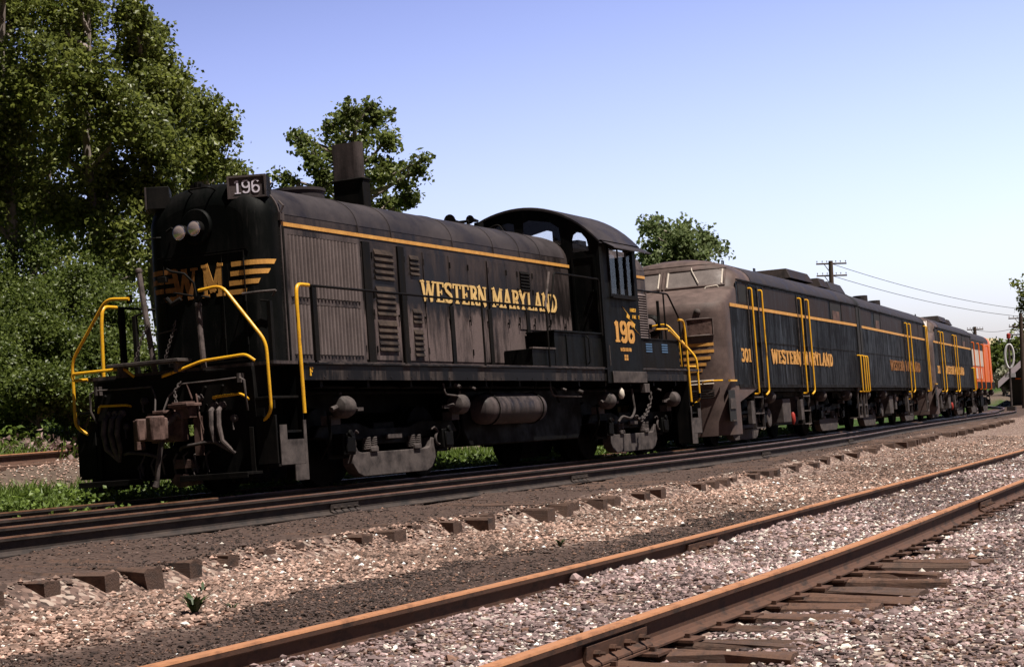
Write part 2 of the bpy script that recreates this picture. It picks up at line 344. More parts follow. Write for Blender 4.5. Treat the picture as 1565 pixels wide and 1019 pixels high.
# ------------------------------------------------------------------ shared running gear
def make_truck(root, cx, near_plank=True, wb=2.84):
    t = MB(); ys = 1.02
    for s in (-1, 1):
        # cast side frame: arched top chord, pedestals, lower chord
        poly = [(cx - 2.05, .62), (cx - 1.9, .78), (cx - .9, .80), (cx - .55, .72), (cx + .55, .72), (cx + .9, .80), (cx + 1.9, .78), (cx + 2.05, .62),
                (cx + 1.72, .60), (cx + 1.70, .34), (cx + 1.14, .34), (cx + 1.12, .58), (cx + .7, .55), (cx + .55, .5), (cx - .55, .5), (cx - .7, .55), (cx - 1.12, .58), (cx - 1.14, .34), (cx - 1.70, .34), (cx - 1.72, .60)]
        t.prism([(p[0], p[1]) for p in poly], 1, s * .96, s * 1.10)
    t.box(cx - .3, cx + .3, -1.0, 1.0, .55, .8)
    tr = t.build('truck_frame', UNDER, root, bevel=.015)
    for wx in (cx - wb / 2, cx + wb / 2):
        a = MB(); a.cyl((wx, -.98, .508), (wx, .98, .508), .085, 12).build('axle', UNDER, tr)
        for s in (-1, 1):
            wh = MB(); y = s * .755
            wh.tube([(wx, y - s * .075, .508), (wx, y - s * .045, .508), (wx, y - s * .04, .508), (wx, y + s * .07, .508)], [.535, .535, .51, .503], 40)
            wh.tube([(wx, y + s * .07, .508), (wx, y + s * .085, .508)], [.50, .45], 40)
            wh.tube([(wx, y + s * .06, .508), (wx, y + s * .12, .508)], [.2, .13], 20)
            wh.build('wheel', UNDER, tr)
            j = MB(); j.box(wx - .16, wx + .16, s * 1.1, s * 1.26, .38, .66); j.box(wx - .12, wx + .12, s * 1.26, s * 1.29, .41, .62)
            j.cyl((wx, s * 1.26, .66), (wx, s * 1.30, .66), .05, 8)
            j.build('journal_box', UNDER, tr, bevel=.02)
    for s in (-1, 1):
        b = MB(); p = [(-1.18, .50), (-1.19, .26), (-1.06, .13), (-.9, .08), (.9, .08), (1.06, .13), (1.19, .26), (1.18, .54), (1.08, .55), (1.02, .42), (.92, .40), (-.92, .40), (-1.02, .42), (-1.09, .50)]
        b.prism([(cx + x, z) for x, z in p], 1, s * 1.0, s * 1.16)
        for dx in (-.62, .62): b.box(cx + dx - .1, cx + dx + .1, s * 1.1, s * 1.19, .40, .47)
        pk = b.build('spring_plank', GREYM, tr, bevel=.01)
        for dx in (-.72, -.55, .55, .72):
            sp = MB(); pts = []
            for i in range(60):
                a = i * .65; pts.append((cx + dx + .055 * math.cos(a), s * 1.11 + .055 * math.sin(a), .43 + .17 * i / 60))
            sp.tube(pts, .014, 6).build('coil_spring', GREYM, tr)
        h = MB(); h.box(cx - .2, cx + .2, s * 1.12, s * 1.17, .56, .63); h.build('frame_lug', GREYM, tr, bevel=.01)
        for e in (-1, 1):
            c = MB(); x = cx + e * 1.72 ; zz = 1.0
            prof = [(0, .055), (.03, .12), (.08, .145), (.22, .15), (.3, .13), (.33, .06)]
            # brake cylinders lie lengthwise, rod pointing to the truck centre
            c.lathe((x + e * .12, s * 1.34, zz), (-e, 0, 0), prof, 18)
            c.cyl((x - e * .2, s * 1.34, zz), (x - e * .42, s * 1.34, zz - .03), .022, 8)
            c.box(x - e * .40, x - e * .55, s * 1.32, s * 1.36, zz - .055, zz - .01)
            c.cyl((x + e * .1, s * 1.34, zz), (x + e * .25, s * 1.34, zz - .03), .035, 8)
            c.tube([(x, s * 1.34, zz + .152), (x, s * 1.34, zz + .19)], .02, 8)
            c.box(x - .12, x + .12, s * 1.10, s * 1.25, zz - .22, zz - .10)
            c.build('brake_cylinder', GREYM, tr)
            r = MB(); r.pipe([(x + e * .1, s * 1.2, .95), (x + e * .13, s * 1.24, .6), (x + e * .1, s * 1.05, .35)], .02); r.box(x + e * .02, x + e * .13, s * .70, s * .83, .28, .75)
            r.build('brake_rigging', UNDER, tr)
            g = MB(); gx = cx + e * 1.25
            pts = [(gx + .09 * math.cos(R(a)), s * 1.19, .53 + .09 * math.sin(R(a))) for a in range(0, 360, 24)]
            g.tube(pts, .02, 6, closed=True); g.pipe([(gx, s * 1.19, .62), (gx - e * .12, s * 1.19, .70), (gx - e * .2, s * 1.18, .66)], .018)
            g.build('brake_slack_ring', GREYM, tr)
    return tr
def chain(mb, pts, link=.045, r=.008):
    P = [Vector(p) for p in pts]; L = [0]
    for a, b in zip(P, P[1:]): L.append(L[-1] + (b - a).length)
    n = int(L[-1] / (link * .72))
    def at(s_):
        for i in range(len(P) - 1):
            if s_ <= L[i + 1] + 1e-9: return P[i].lerp(P[i + 1], (s_ - L[i]) / max(1e-9, L[i + 1] - L[i])), (P[i + 1] - P[i]).normalized()
        return P[-1], (P[-1] - P[-2]).normalized()
    for k in range(n):
        c, d = at((k + .5) * L[-1] / n); o = d.orthogonal().normalized()
        if k % 2: o = d.cross(o)
        mb.tube([c + d * link * .5 * math.cos(a) + o * link * .3 * math.sin(a) for a in [i * math.pi / 4 for i in range(8)]], r, 5, closed=True)
    return mb
def coupler(root, x0, s):
    """x0 = pulling face side; s=-1 points to -X"""
    c = MB(); z = .86
    c.box(x0, x0 + s * .38, -.09, .09, z - .1, z + .08)
    c.prism([(x0 + s * .30, -.14), (x0 + s * .36, .17), (x0 + s * .52, .20), (x0 + s * .56, .12), (x0 + s * .46, .08), (x0 + s * .45, -.03), (x0 + s * .44, -.12)], 2, z - .14, z + .13)
    c.prism([(x0 + s * .44, -.04), (x0 + s * .60, -.02), (x0 + s * .62, -.12), (x0 + s * .52, -.19), (x0 + s * .40, -.17)], 2, z - .15, z + .15)
    c.box(x0 + s * .02, x0 + s * .16, -.24, .24, z - .17, z + .17)
    o = c.build('coupler', PINK, root, bevel=.02); return o
exec_later = []
# ================================================================== road switcher 196
rs = empty('diesel_locomotive', Matrix.Rotation(-BANK, 4, 'X'))
tag(rs, 'black road switcher locomotive numbered 196 leading the train, with yellow handrails', 'locomotive', 'locomotives coupled in one train')
HW, SPR, TOP = .93, 3.40, 3.98
def hood_arc(i=0., n=13, hw=HW, spr=SPR, top=TOP):
    """right side spring line -> crown -> left side (y,z), inset by i"""
    a, b, o = hw - i, top - i - spr, []
    for k in range(n):
        t = math.pi * k / (n - 1); c, s_ = math.cos(t), math.sin(t)
        o.append((-a * math.copysign(abs(c) ** .82, c), spr + b * abs(s_) ** .82))
    return o
def hood_shell(xf, xr, zb, rf=.30, rr=.10):
    st = []
    for k in range(7):
        t = math.pi / 2 * k / 6; st.append((xf + rf * (1 - math.sin(t)), rf * (1 - math.cos(t))))
    st = [(xf, rf)] + [(xf + rf * (1 - math.cos(math.pi / 2 * k / 6)), rf * (1 - math.sin(math.pi / 2 * k / 6))) for k in range(1, 7)]
    st += [(xr - rr, 0)] + [(xr - rr * (1 - math.sin(math.pi / 2 * k / 4)), rr * (1 - math.cos(math.pi / 2 * k / 4))) for k in range(1, 5)]
    b = MB(); rows = []
    for x, i in st:
        a = hood_arc(i, 25); rows.append([(x, -(HW - i), zb), (x, -(HW - i), (zb + SPR) / 2)] + [(x, y, z) for y, z in a] + [(x, HW - i, (zb + SPR) / 2), (x, HW - i, zb)])
    b.grid(rows)
    for r, fl in ((rows[0], 0), (rows[-1], 1)):
        n = len(r); o = len(b.v); b.v += [tuple(p) for p in r]; tri = tessellate_polygon([[Vector((p[1], p[2], 0)) for p in r]])
        b.f += [tuple(i + o for i in t) for t in tri]
    return b
# nose casing (front radiator end) and the long hood behind it
ZD = 1.58
nose = hood_shell(.85, 1.24, ZD, .30, .004).build('nose', BLACKG, rs, smooth=50)
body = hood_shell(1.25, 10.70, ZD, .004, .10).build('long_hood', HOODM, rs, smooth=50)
top = MB()
rows = []
for x, i in ((1.262, -.004), (10.55, -.004)) :
    rows.append([(x, y, z) for y, z in hood_arc(i, 25)][1:-1])
rows = [[(x, y, z) for y, z in hood_arc(-.005, 25)][1:-1] for x in (1.27, 3.2, 5, 7, 9, 10.0, 10.5)]
top.grid(rows).build('hood_roof', ROOFM, body, smooth=50)
for x in (3.25, 4.2, 6.15, 7.6, 8.6, 9.45): MB().tube([(x, y * 1.008, z + .006) for y, z in hood_arc(0, 25)], .009, 5).build('roof_seam', ROOFM, body)
st = MB()
st.box(1.26, 10.66, -HW - .012, -HW - .001, 3.355, 3.405); st.box(1.26, 10.66, HW + .001, HW + .012, 3.355, 3.405)
st.build('yellow_stripe', GOLD, body)
# shutters (radiator) each side
for s in (-1, 1):
    g = MB(); Y = s * HW
    g.plate([(1.28, 1.62), (3.22, 1.62), (3.22, 3.32), (1.28, 3.32)], [[(1.36, 1.70), (1.36, 2.36), (1.80, 2.36), (1.80, 1.70)], [(1.88, 1.70), (1.88, 2.36), (3.14, 2.36), (3.14, 1.70)], [(1.36, 2.44), (1.36, 3.25), (3.14, 3.25), (3.14, 2.44)]], 1, Y + s * .002, Y + s * .03)
    gf = g.build('shutter_frame', DUST, body)
    b = MB(); b.box(1.34, 3.16, Y + s * .001, Y + s * .004, 1.68, 3.27); b.build('shutter_opening', DARKIN, gf)
    sl_ = MB()
    for k in range(20):
        x = 1.392 + k * .0905
        if 1.78 < x < 1.9: zs = [(2.44, 3.25)]
        else: zs = [(1.70, 2.36), (2.44, 3.25)]
        for z0, z1 in zs:
            sl_.tube([(x, Y + s * .028, z0 + .01), (x, Y + s * .028, z1 - .01)], .029, 8)
    sl_.build('shutter_slats', GRILL, gf)
# hood doors with louvres, hinges, latches and battens
def louvres(mb, x0, x1, z0, z1, Y, s, n):
    hz = (z1 - z0) / n
    for k in range(n):
        z = z0 + k * hz
        mb.add([(x0, Y, z + hz * .95), (x1, Y, z + hz * .95), (x1, Y + s * .028, z + hz * .12), (x0, Y + s * .028, z + hz * .12), (x1, Y, z + .02 * hz), (x0, Y, z + .02 * hz)],
               [(0, 1, 2, 3), (3, 2, 4, 5), (0, 3, 5), (1, 4, 2)])
doors = [(3.23, 3.55), (3.55, 4.30), (4.50, 5.10), (5.10, 5.90), (5.96, 6.58), (6.58, 7.22), (7.29, 7.98), (7.98, 8.40), (8.40, 9.0), (9.0, 9.62), (9.66, 10.3)]
for s in (-1, 1):
    Y = s * HW
    for k, (a, b_) in enumerate(doors):
        zb = 1.66 if k < 8 else 2.22
        d = MB()
        d.box(a + .003, b_ - .003, Y + s * .001, Y + s * .012, zb, 3.27)
        if k in (3, 6): d.box(a, a + .06, Y + s * .016, Y + s * .024, zb, 3.27)
        o = d.build('hood_door', HOODM, body, bevel=.002)
        if k in (1, 2):
            x0, x1 = (a + .08, b_ - .12)
            if k == 1:
                for z0, z1, n in ((1.78, 2.22, 5), (2.28, 2.70, 5), (2.78, 3.22, 5)): l = MB(); louvres(l, x0, x1, z0, z1, Y + s * .012, s, n); l.build('louvre', LOUV, o)
            else:
                for z0, z1, n in ((1.72, 2.12, 5), (2.20, 2.42, 3), (2.90, 3.2, 4)): l = MB(); louvres(l, x0 + .1, x1 - .02, z0, z1, Y + s * .012, s, n); l.build('louvre', LOUV, o)
        if k in (8,):
            l = MB(); louvres(l, 8.52, 8.9, 2.86, 3.18, Y + s * .016, s, 6); l.build('louvre', BLACK, o)
        for z in (zb + .15, (zb + 3.27) / 2 + .1, 3.12):
            MB().cyl((a + .015, Y + s * .020, z - .045), (a + .015, Y + s * .020, z + .045), .013, 6).build('door_hinge', BLACK, o)
        h = MB(); h.box(b_ - .06, b_ - .03, Y + s * .016, Y + s * .045, 2.28, 2.31); h.cyl((b_ - .045, Y + s * .04, 2.22), (b_ - .045, Y + s * .04, 2.36), .009, 6)
        h.build('door_latch', BLACK, o)
    bt = MB()
    for x, hw_, zt_ in ((5.93, .06, 2.50), (7.26, .06, 2.50), (8.72, .06, 2.55), (3.40, .10, 3.3), (4.41, .09, 3.3), (1.268, .017, 3.35)):
        bt = MB(); bt.box(x - hw_, x + hw_, Y + s * .001, Y + s * .034, 1.62, zt_); bt.build('hood_batten', BLACK, body, bevel=.004)
    oil = MB()   # oil-wetted strip of the carbody below the lettering
    words('WESTERN MARYLAND', (lambda u, v, d: (u, -HW - .017 - d, v)) if s < 0 else (lambda u, v, d: (15.0 - u, HW + .017 + d, v)), 4.97, 9.98, 2.545, 2.845, CREAM, body, t=.15, h=.08)
# hood-top equipment
f = MB(); f.lathe((3.3, .05, 3.9), (0, 0, 1), [(0, .40), (.17, .40), (.18, .42), (.22, .42), (.23, .36)], 32); f.build('fan_stack', ROOFM, rs)
f = MB(); f.box(4.62, 4.84, -.30, .20, 3.86, 4.38); f.box(4.60, 4.86, -.32, .22, 4.38, 4.41); sb = f.build('exhaust_box', BLACK, rs, bevel=.01)
f = MB(); pts = [(4.64, .19), (4.64, -.16)] + [(4.73 + .09 * math.cos(R(a)), -.16 + .11 * math.sin(R(a))) for a in range(180, 361, 20)] + [(4.82, .19)]
f.prism(pts, 2, 4.41, 4.95)
f.build('exhaust_stack', DUST, sb, smooth=40)
f = MB()   # five-chime style horn and its bracket
f.lathe((8.15, .08, 4.10), (1, 0, 0), [(0, .105), (.02, .10), (.08, .055), (.2, .03), (.42, .022)], 18)
f.lathe((8.55, -.10, 4.13), (1, 0, 0), [(0, .075), (.02, .07), (.08, .04), (.3, .02)], 14); f.lathe((8.6, .25, 4.13), (1, 0, 0), [(0, .075), (.02, .07), (.08, .04), (.3, .02)], 14)
f.cyl((8.5, .08, 3.9), (8.5, .08, 4.1), .03, 8); f.cyl((8.85, .08, 3.9), (8.85, .08, 4.12), .03, 8); f.tube([(8.5, -.1, 4.1), (8.5, .25, 4.1)], .025, 8); f.cyl((9.3, .1, 3.95), (9.3, .1, 4.16), .08, 12)
f.build('air_horn', BLACK, rs)
# number boards on the shoulders of the nose
for s in (-1, 1):
    nb = MB(); a = R(-24 * s) ; C0 = Vector((1.02, s * .60, 3.99)); M = Matrix.Translation(C0) @ Matrix.Rotation(R(22) * -s * -1, 4, 'Z')
    C0 = Vector((1.00, -.64, 3.86)) if s < 0 else Vector((1.0, .84, 3.86)); M = Matrix.Translation(C0) @ Matrix.Rotation(-R(58) if s > 0 else R(22), 4, 'Z')
    nb.box(-.05, .24, -.25, .25, -.145, .145, M)
    o = nb.build('number_board', BLACK, rs, bevel=.008)
    fr = MB(); fr.plate([(-.25, -.145), (.25, -.145), (.25, .145), (-.25, .145)], [[(-.225, -.12), (-.225, .12), (.225, .12), (.225, -.12)]], 0, -.075, -.051)
    fr.v = [tuple(M @ Vector(p)) for p in fr.v]; fr.build('board_frame', DUST, o)
    l = MB(); lettering(l, '196', lambda u, v, d: tuple(M @ Vector((-.051 - d, -u, v))), -.175, .175, -.085, .085, t=.11, h=.07)
    l.build('number', WHITEP, o, smooth=0)
    br = MB(); br.cyl((1.2, s * .6, 3.78), (1.15, s * .62, 3.9), .03, 8); br.pipe([(1.22, s * .68, 3.86), (1.6, s * .66, 3.98), (1.75, s * .5, 3.92)], .012); br.build('bracket', BLACK, o)
    fc_ = MB(); fc_.box(-.0508, -.0502, -.23, .23, -.125, .125, M); fc_.build('board_face', DUST, o)
    cl = MB(); cl.lathe((1.62, s * .56, 3.98), (-1, 0, 0), [(0, .05), (.08, .06), (.1, .045)], 12); cl.cyl((1.58, s * .56, 3.85), (1.58, s * .56, 3.98), .02, 8); cl.build('marker_lamp', CREAMP, rs)
gr_ = MB(); gr_.pipe([(.95, .15, 3.86), (.80, .15, 3.90), (.80, -.2, 3.90), (.95, -.2, 3.86)], .012); gr_.box(.98, 1.3, .05, .22, 3.93, 3.99); gr_.cyl((1.02, .12, 3.95), (1.02, .12, 4.02), .05, 10)
gr_.build('lifting_lug', BLACK, rs)
# twin headlight
h = MB(); h.lathe((.86, .06, 3.42), (-1, 0, 0), [(0, .235), (.04, .235), (.06, .215)], 28); hl = h.build('headlight_housing', BLACKG, rs)
for y, z in ((.245, 3.355), (.015, 3.385)):
    h = MB(); h.lathe((.82, y, z), (-1, 0, 0), [(0, .10), (.11, .10), (.115, .088), (.116, .088)], 22); o = h.build('headlight', BLACK, hl)
    h = MB(); h.lathe((.705, y, z), (1, 0, 0), [(-.004, .094), (0, .098), (.012, .09)], 22); h.build('headlight_rim', CHROME, o)
    h = MB(); h.lathe((.702, y, z), (-1, 0, 0), [(0, .088), (.008, .07), (.014, .04), (.016, .002)], 20); h.build('lens', LAMPG, o)
# emblem on the nose: two letters between tapering bars that wrap the corners
def nose_pt(s_, off=.004):
    """arc length s_ measured from the centre towards -Y along the plan outline of the nose"""
    sg = 1 if s_ >= 0 else -1; q = abs(s_); F0 = HW - .30
    if q <= F0: return (.85 - off, -sg * q)
    a = min((q - F0) / .30, math.pi / 2); return (.85 + .30 - (.30 + off) * math.cos(a), -sg * (F0 + (.30 + off) * math.sin(a)))
bars = [(2.865, 2.945, .42, 1.03), (2.735, .0, .40, .95), (2.605, .0, .375, .80), (2.50, .0, .35, .62)]
for s in (-1, 1):
    b = MB()
    for k, (z, _, a, e) in enumerate([(2.885, 0, .42, 1.06), (2.765, 0, .40, .96), (2.645, 0, .375, .82), (2.53, 0, .35, .64)]):
        hgt = .062; n = 14; up, dn, up2, dn2 = [], [], [], []
        for i in range(n + 1):
            t = a + (e - a) * i / n
            p = nose_pt(s * (t - (.04 if i == n else 0) * 0)); p2 = nose_pt(s * (t - (.06 if i == n else 0)))
            zu, zd = z + hgt / 2 , z - hgt / 2
            up.append((p[0], p[1], zu)); dn.append((p2[0], p2[1], zd))
            q = nose_pt(s * t, .0005); up2.append((q[0], q[1], zu)); q2 = nose_pt(s * (t - (.06 if i == n else 0)), .0005); dn2.append((q2[0], q2[1], zd))
        b.grid([up, dn]); b.grid([up2, up]); b.grid([dn, dn2])
    b.build('nose_bar', GOLD if s > 0 else DGOLD, nose, smooth=0)  # far-side bars take a darker gold: their shade is put into the colour
b = MB(); lettering(b, 'W', lambda u, v, d: (.85 - d, -u, v), -.50, -.10, 2.50, 2.90, t=.15); b.build('nose_lettering', DGOLD, nose, smooth=0); b = MB(); lettering(b, 'M', lambda u, v, d: (.85 - d, -u, v), -.04, .30, 2.50, 2.92, t=.18)  # the W is darkened the same way, shade painted into its gold
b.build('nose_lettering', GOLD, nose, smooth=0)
b = MB(); b.cyl((.90, -.60, 2.50), (.80, -.62, 2.50), .01, 6); b.tube([(.78, -.60, 2.49), (.80, -.85, 2.495), (.9, -1.02, 2.50)], .016, 8); b.tube([(.9, -1.02, 2.50), (.95, -.94, 2.44)], .014, 6); b.build('grab_iron', GREYM, nose)
b = MB(); b.plate([(-.62, 1.66), (.62, 1.66), (.62, 3.05), (-.62, 3.05)], [[(-.605, 1.675), (-.605, 3.035), (.605, 3.035), (.605, 1.675)]], 0, .838, .85)
for y in (-.61,):
    for z in (1.9, 2.45, 2.9): b.cyl((.84, y, z - .05), (.84, y, z + .05), .014, 6)
b.cyl((.835, -.28, 1.95), (.835, -.28, 2.15), .01, 6); b.build('nose_door_frame', BLACK, nose)

b = MB()
for z in np.arange(1.7, 3.4, .085):
    for s in (-1, 1): b.lathe((1.215, s * (HW - .001), z), (0, s, 0), [(0, .010), (.006, .007), (.007, .002)], 6)
for y in np.arange(-.56, .57, .08): b.lathe((.85, y, 1.63), (-1, 0, 0), [(0, .011), (.006, .008), (.007, .002)], 6)
b.box(.842, .851, -.70, .70, 3.07, 3.078); b.tube([(.84, .62, 3.34), (.80, .66, 3.34), (.80, .9, 3.33), (.86, .93, 3.32)], .011, 6); b.tube([(.83, .42, 3.43), (.80, .42, 3.44), (.80, .50, 3.40)], .016, 6)
b.tube([(.846, -.28, 3.05), (.84, -.28, 2.4), (.84, -.28, 1.7)], .006, 5); b.build('rivets_and_seams', BLACK, nose)
b = MB(); b.tube([(1.245, y * 1.006, z + .004) for y, z in [(-HW, 1.6)] + hood_arc(0, 25) + [(HW, 1.6)]], .014, 6); b.box(1.2, 1.3, -.97, -.93, 3.42, 3.52); b.tube([(1.22, -.95, 3.5), (1.24, -1.0, 3.6), (1.3, -.9, 3.68)], .014, 6); b.build('nose_flange', DUST, nose)
# deck, side sills, end beam ------------------------------------------------
b = MB(); b.box(.05, 15.85, -1.46, 1.46, 1.535, 1.575); b.box(.0, .7, -1.18, 1.18, 1.53, 1.572); deck = b.build('walkway_deck', DUST, rs)
for s in (-1, 1):
    b = MB(); b.box(.72, 15.0, s * 1.44, s * 1.47, 1.335, 1.531); b.box(.70, 15.0, s * 1.40, s * 1.50, 1.531, 1.555)
    for k in range(24): b.cyl((1.2 + k * .58, s * 1.465, 1.37), (1.2 + k * .58, s * 1.478, 1.37), .014, 6)
    b.build('side_sill', SILLM, rs, bevel=.004)
    b = MB(); lettering(b, 'F', lambda u, v, d: (u, s * (1.471 + d), v), .84, .92, 1.39, 1.5); b.build('front_mark', YEL, rs, smooth=0)
b = MB(); b.box(.3, 15.6, -.55, .55, .95, 1.53)
for k in range(12): b.box(1.2 + k * 1.2, 1.26 + k * 1.2, -1.40, 1.40, 1.25, 1.53)
b.pipe([(1.0, -.9, 1.22), (15, -.9, 1.2)], .03); b.pipe([(1.0, -1.2, 1.27), (9, -1.2, 1.25), (9.2, -1.2, 1.0)], .022)
b.build('centre_sill', UNDER, rs)
def end_gear(x0, s):
    """everything on the end beam; x0 face plane, s=-1 looks to -X"""
    def X(d): return x0 + s * d
    b = MB(); b.box(X(0), X(-.10), -1.18, 1.18, 1.02, 1.53); b.box(X(.015), X(0), -1.10, 1.10, 1.50, 1.53)
    for k in range(9):
        for z in (1.1, 1.32): b.lathe((X(0), -1.0 + k * .25, z), (s, 0, 0), [(-.01, .022), (.012, .02), (.02, .004)], 8)
    o = b.build('end_beam', BLACK, rs, bevel=.006)
    b = MB(); b.box(X(.26), X(-.04), -.30, .76, 1.655, 1.695); b.box(X(.2), X(.0), -.22, -.19, 1.53, 1.655); b.box(X(.2), X(0), .62, .65, 1.53, 1.655)
    b.build('drop_step', GREYM, rs, bevel=.006)
    b = MB(); b.plate([(-1.30, .24), (1.30, .24), (1.30, 1.02), (-1.30, 1.02)], [[(-.28, .62), (-.28, 1.0), (.28, 1.0), (.28, .62)]], 0, X(-.06), X(-.03)); b.build('pilot_plate', BLACK, rs)
    for t in (-1, 1):
        b = MB(); b.box(X(.32), X(-.02), t * .27, t * 1.24, .235, .27); b.box(X(.32), X(.30), t * .27, t * 1.24, .20, .235)
        for y in (.4, 1.1): b.box(X(.02), X(-.03), t * y, t * (y + .06), .24, .8)
        for y in (.35, .6, .85, 1.1): b.tube([(X(.04), t * y, .235), (X(.05), t * (y + .01), .16)], .022, 6)
        b.build('footboard', BLACK, rs, bevel=.004)
        # bent yellow grab rails of the end platform
        b = MB(); b.pipe([(X(.05), t * .52, 2.50), (X(.06), t * .86, 2.53), (X(.06), t * 1.44, 1.80), (X(.05), t * 1.45, .97), (X(-.02), t * 1.30, .86)], .021, .12, 10)
        b.build('end_handrail', YEL, rs)
        for py, pz in ((.54, 2.50), (1.45, 1.05)): MB().box(X(.035), X(.0), t * py - .03, t * py + .03, pz - .05, pz + .05).build('handrail_bracket', BLACK, rs)
        b = MB()
        if t == s: b.pipe([(X(.22), t * .02, 1.49), (X(.12), t * .24, 1.56), (X(.08), t * .52, 1.64), (X(.08), t * 1.16, 1.67), (X(.06), t * 1.27, 1.585)], .019, .07, 8)
        else: b.pipe([(X(.05), t * 1.22, 1.55), (X(.12), t * 1.40, 1.55), (X(.12), t * 1.40, 1.635), (X(.1), t * .62, 1.64), (X(.06), t * .50, 1.53)], .019, .05, 8)
        b.pipe([(X(.0), t * .62, 1.175), (X(.07), t * .64, 1.19), (X(.07), t * 1.05, 1.205), (X(.0), t * 1.12, 1.13)], .016, .04, 8)
        b.build('step_grab', YEL, rs)
        b = MB()
        hz = [(.63, .0), (.74, .05)] if t == s else [(.95, 0), (.84, .03), (.74, .06)]
        for y, j in hz:
            b.tube([(X(.03), t * y, 1.08), (X(.11), t * y, 1.02), (X(.14), t * (y + .01), .85), (X(.13), t * (y - .02 + .06 * (t == s)), .66), (X(.05), t * (.80 + .1 * (t == s)), .50)], [.03, .034, .034, .03, .022], 8)
            b.lathe((X(0), t * y, 1.09), (s, 0, 0), [(0, .045), (.05, .045), (.06, .03)], 10)
        b.build('air_hose', HOSE, rs)
        b = MB(); b.tube([(X(.10), t * .22, 1.385), (X(.10), t * .70, 1.39), (X(.10), t * 1.06, 1.40)], .012, 6); b.tube([(X(.10), t * .22, 1.385), (X(.2), t * .1, 1.25), (X(.3), t * .05, 1.02)], .012, 6)
        b.box(X(.12), X(.0), t * 1.04, t * 1.07, 1.34, 1.45); b.tube([(X(.10), t * 1.06, 1.40), (X(.12), t * 1.14, 1.36), (X(.12), t * 1.15, 1.15), (X(.05), t * 1.12, 1.0)], .014, 6)
        b.build('uncoupling_lever', GREYM, rs)
        # stair well
        b = MB(); y0, y1 = t * 1.19, t * 1.47
        b.box(X(0), X(-.03), y0, y1, .34, .92); b.box(X(-.62), X(-.65), y0, y1, .14, 1.53); b.box(X(-.02), X(-.64), t * 1.16, t * 1.185, .36, 1.53)
        for z, dx in ((.30, 0), (.70, .02), (1.12, .04)): b.box(X(-.02), X(-.62), y0, y1 - t * dx, z, z + .03)
        sw = b.build('step_well', BLACK, rs, bevel=.004)
        b = MB(); b.box(X(-.06), X(-.60), t * 1.475, t * 1.485, .32, .62); b.box(X(-.06), X(-.22), t * 1.475, t * 1.482, .62, .80); b.box(X(-.36), X(-.66), t * 1.475, t * 1.487, .12, .315); b.box(X(-.60), X(-.66), t * 1.475, t * 1.487, .315, .85)
        b.build('step_side_plate', GREYM, sw)
        b = MB(); zt = 2.52
        b.pipe([(X(-.95), t * 1.47, zt), (X(-.66), t * 1.47, zt), (X(-.63), t * 1.48, 2.3), (X(-.62), t * 1.50, .93)], .024, .14, 10)
        b.build('step_handrail', YEL, rs)
        b = MB(); b.cyl((X(-.92), t * .98, 1.58), (X(-.92), t * .98, 2.42), .03, 8) if False else b.box(X(-.70), X(-.76), t * 1.0, t * 1.05, 1.57, 2.36); b.tube([(X(-.73), t * 1.02, 2.36), (X(-.73), t * .9, 2.38)], .015, 6)
        b.build('end_post_and_gap_shade', BLACK, rs)
    # safety-chain posts of the drop step, with chains
    for y, yt, zt in ((.19, .37, 2.82), (-.53, -.48, 2.32)):
        b = MB(); b.tube([(X(.05), y, 1.56), (X(.04), (y + yt) / 2, (1.56 + zt) / 2), (X(.02), yt, zt)], .036, 10); b.lathe((X(.02), yt, zt), (0, 0, 1), [(0, .045), (.03, .045), (.05, .02)], 10)
        b.build('gate_post', HOSE, rs)
    b = MB(); b.tube([(X(.03), -.48, 2.32), (X(.06), -.46, 2.6), (X(.1), -.36, 2.72), (X(.14), -.2, 2.76), (X(.12), -.12, 2.80)], .016, 8); b.tube([(X(.03), -.48, 2.36), (X(.1), -.6, 2.42), (X(.06), -.68, 2.4)], .016, 8)
    b.tube([(X(.08), -.45, 2.44), (X(.1), -.2, 2.5), (X(.08), .02, 2.40)], .014, 8)
    b.tube([(X(.12), -.30, 2.42), (X(.14), -.18, 2.36), (X(.12), -.10, 2.44)], .03, 6)
    b.box(X(.16), X(.10), -.12, .0, 2.64, 2.71); b.build('hand_brake_linkage', BLACK, rs, bevel=.005)
    b = MB(); chain(b, [(X(.06), .25, 2.16), (X(.1), .33, 1.98), (X(.13), .42, 1.72)]); chain(b, [(X(.06), -.16, 2.16), (X(.1), -.12, 1.98), (X(.13), -.03, 1.72)]); b.tube([(X(.05), .25, 2.16), (X(.04), .30, 2.3)], .01, 5)
    b.tube([(X(.05), .20, 2.02), (X(.05), -.16, 2.06)], .008, 5)
    b.build('safety_chain', GREYM, rs)
    c = coupler(rs, x0, s)
    b = MB(); b.tube([(X(.20), -.30, .96), (X(.22), -.22, 1.02), (X(.28), -.1, .9), (X(.36), -.06, .68), (X(.40), -.02, .40), (X(.38), .02, .22)], [.034, .036, .036, .034, .032, .03], 10); b.lathe((X(.38), .02, .23), (s * .2, .3, -1), [(0, .04), (.07, .045), (.09, .03)], 10)
    b.build('brake_hose', HOSE, rs)
    b = MB(); b.box(X(.12), X(0), -.34, .30, 1.0, 1.06); b.box(X(.34), X(.02), -.10, .06, 1.04, 1.075); b.box(X(.10), X(.0), -.45, -.36, .5, .98); b.tube([(X(.05), -.3, 1.05), (X(.1), -.36, 1.2), (X(.1), -.3, 1.38)], .014, 6); b.tube([(X(.12), -.44, 1.25), (X(.1), -.46, .95), (X(.1), -.5, .8)], .013, 6)
    b.box(X(.30), X(.1), -.42, -.20, 1.08, 1.16); b.prism([(X(.10), .36), (X(.22), .40), (X(.2), .46), (X(.08), .44)], 2, .62, .98)
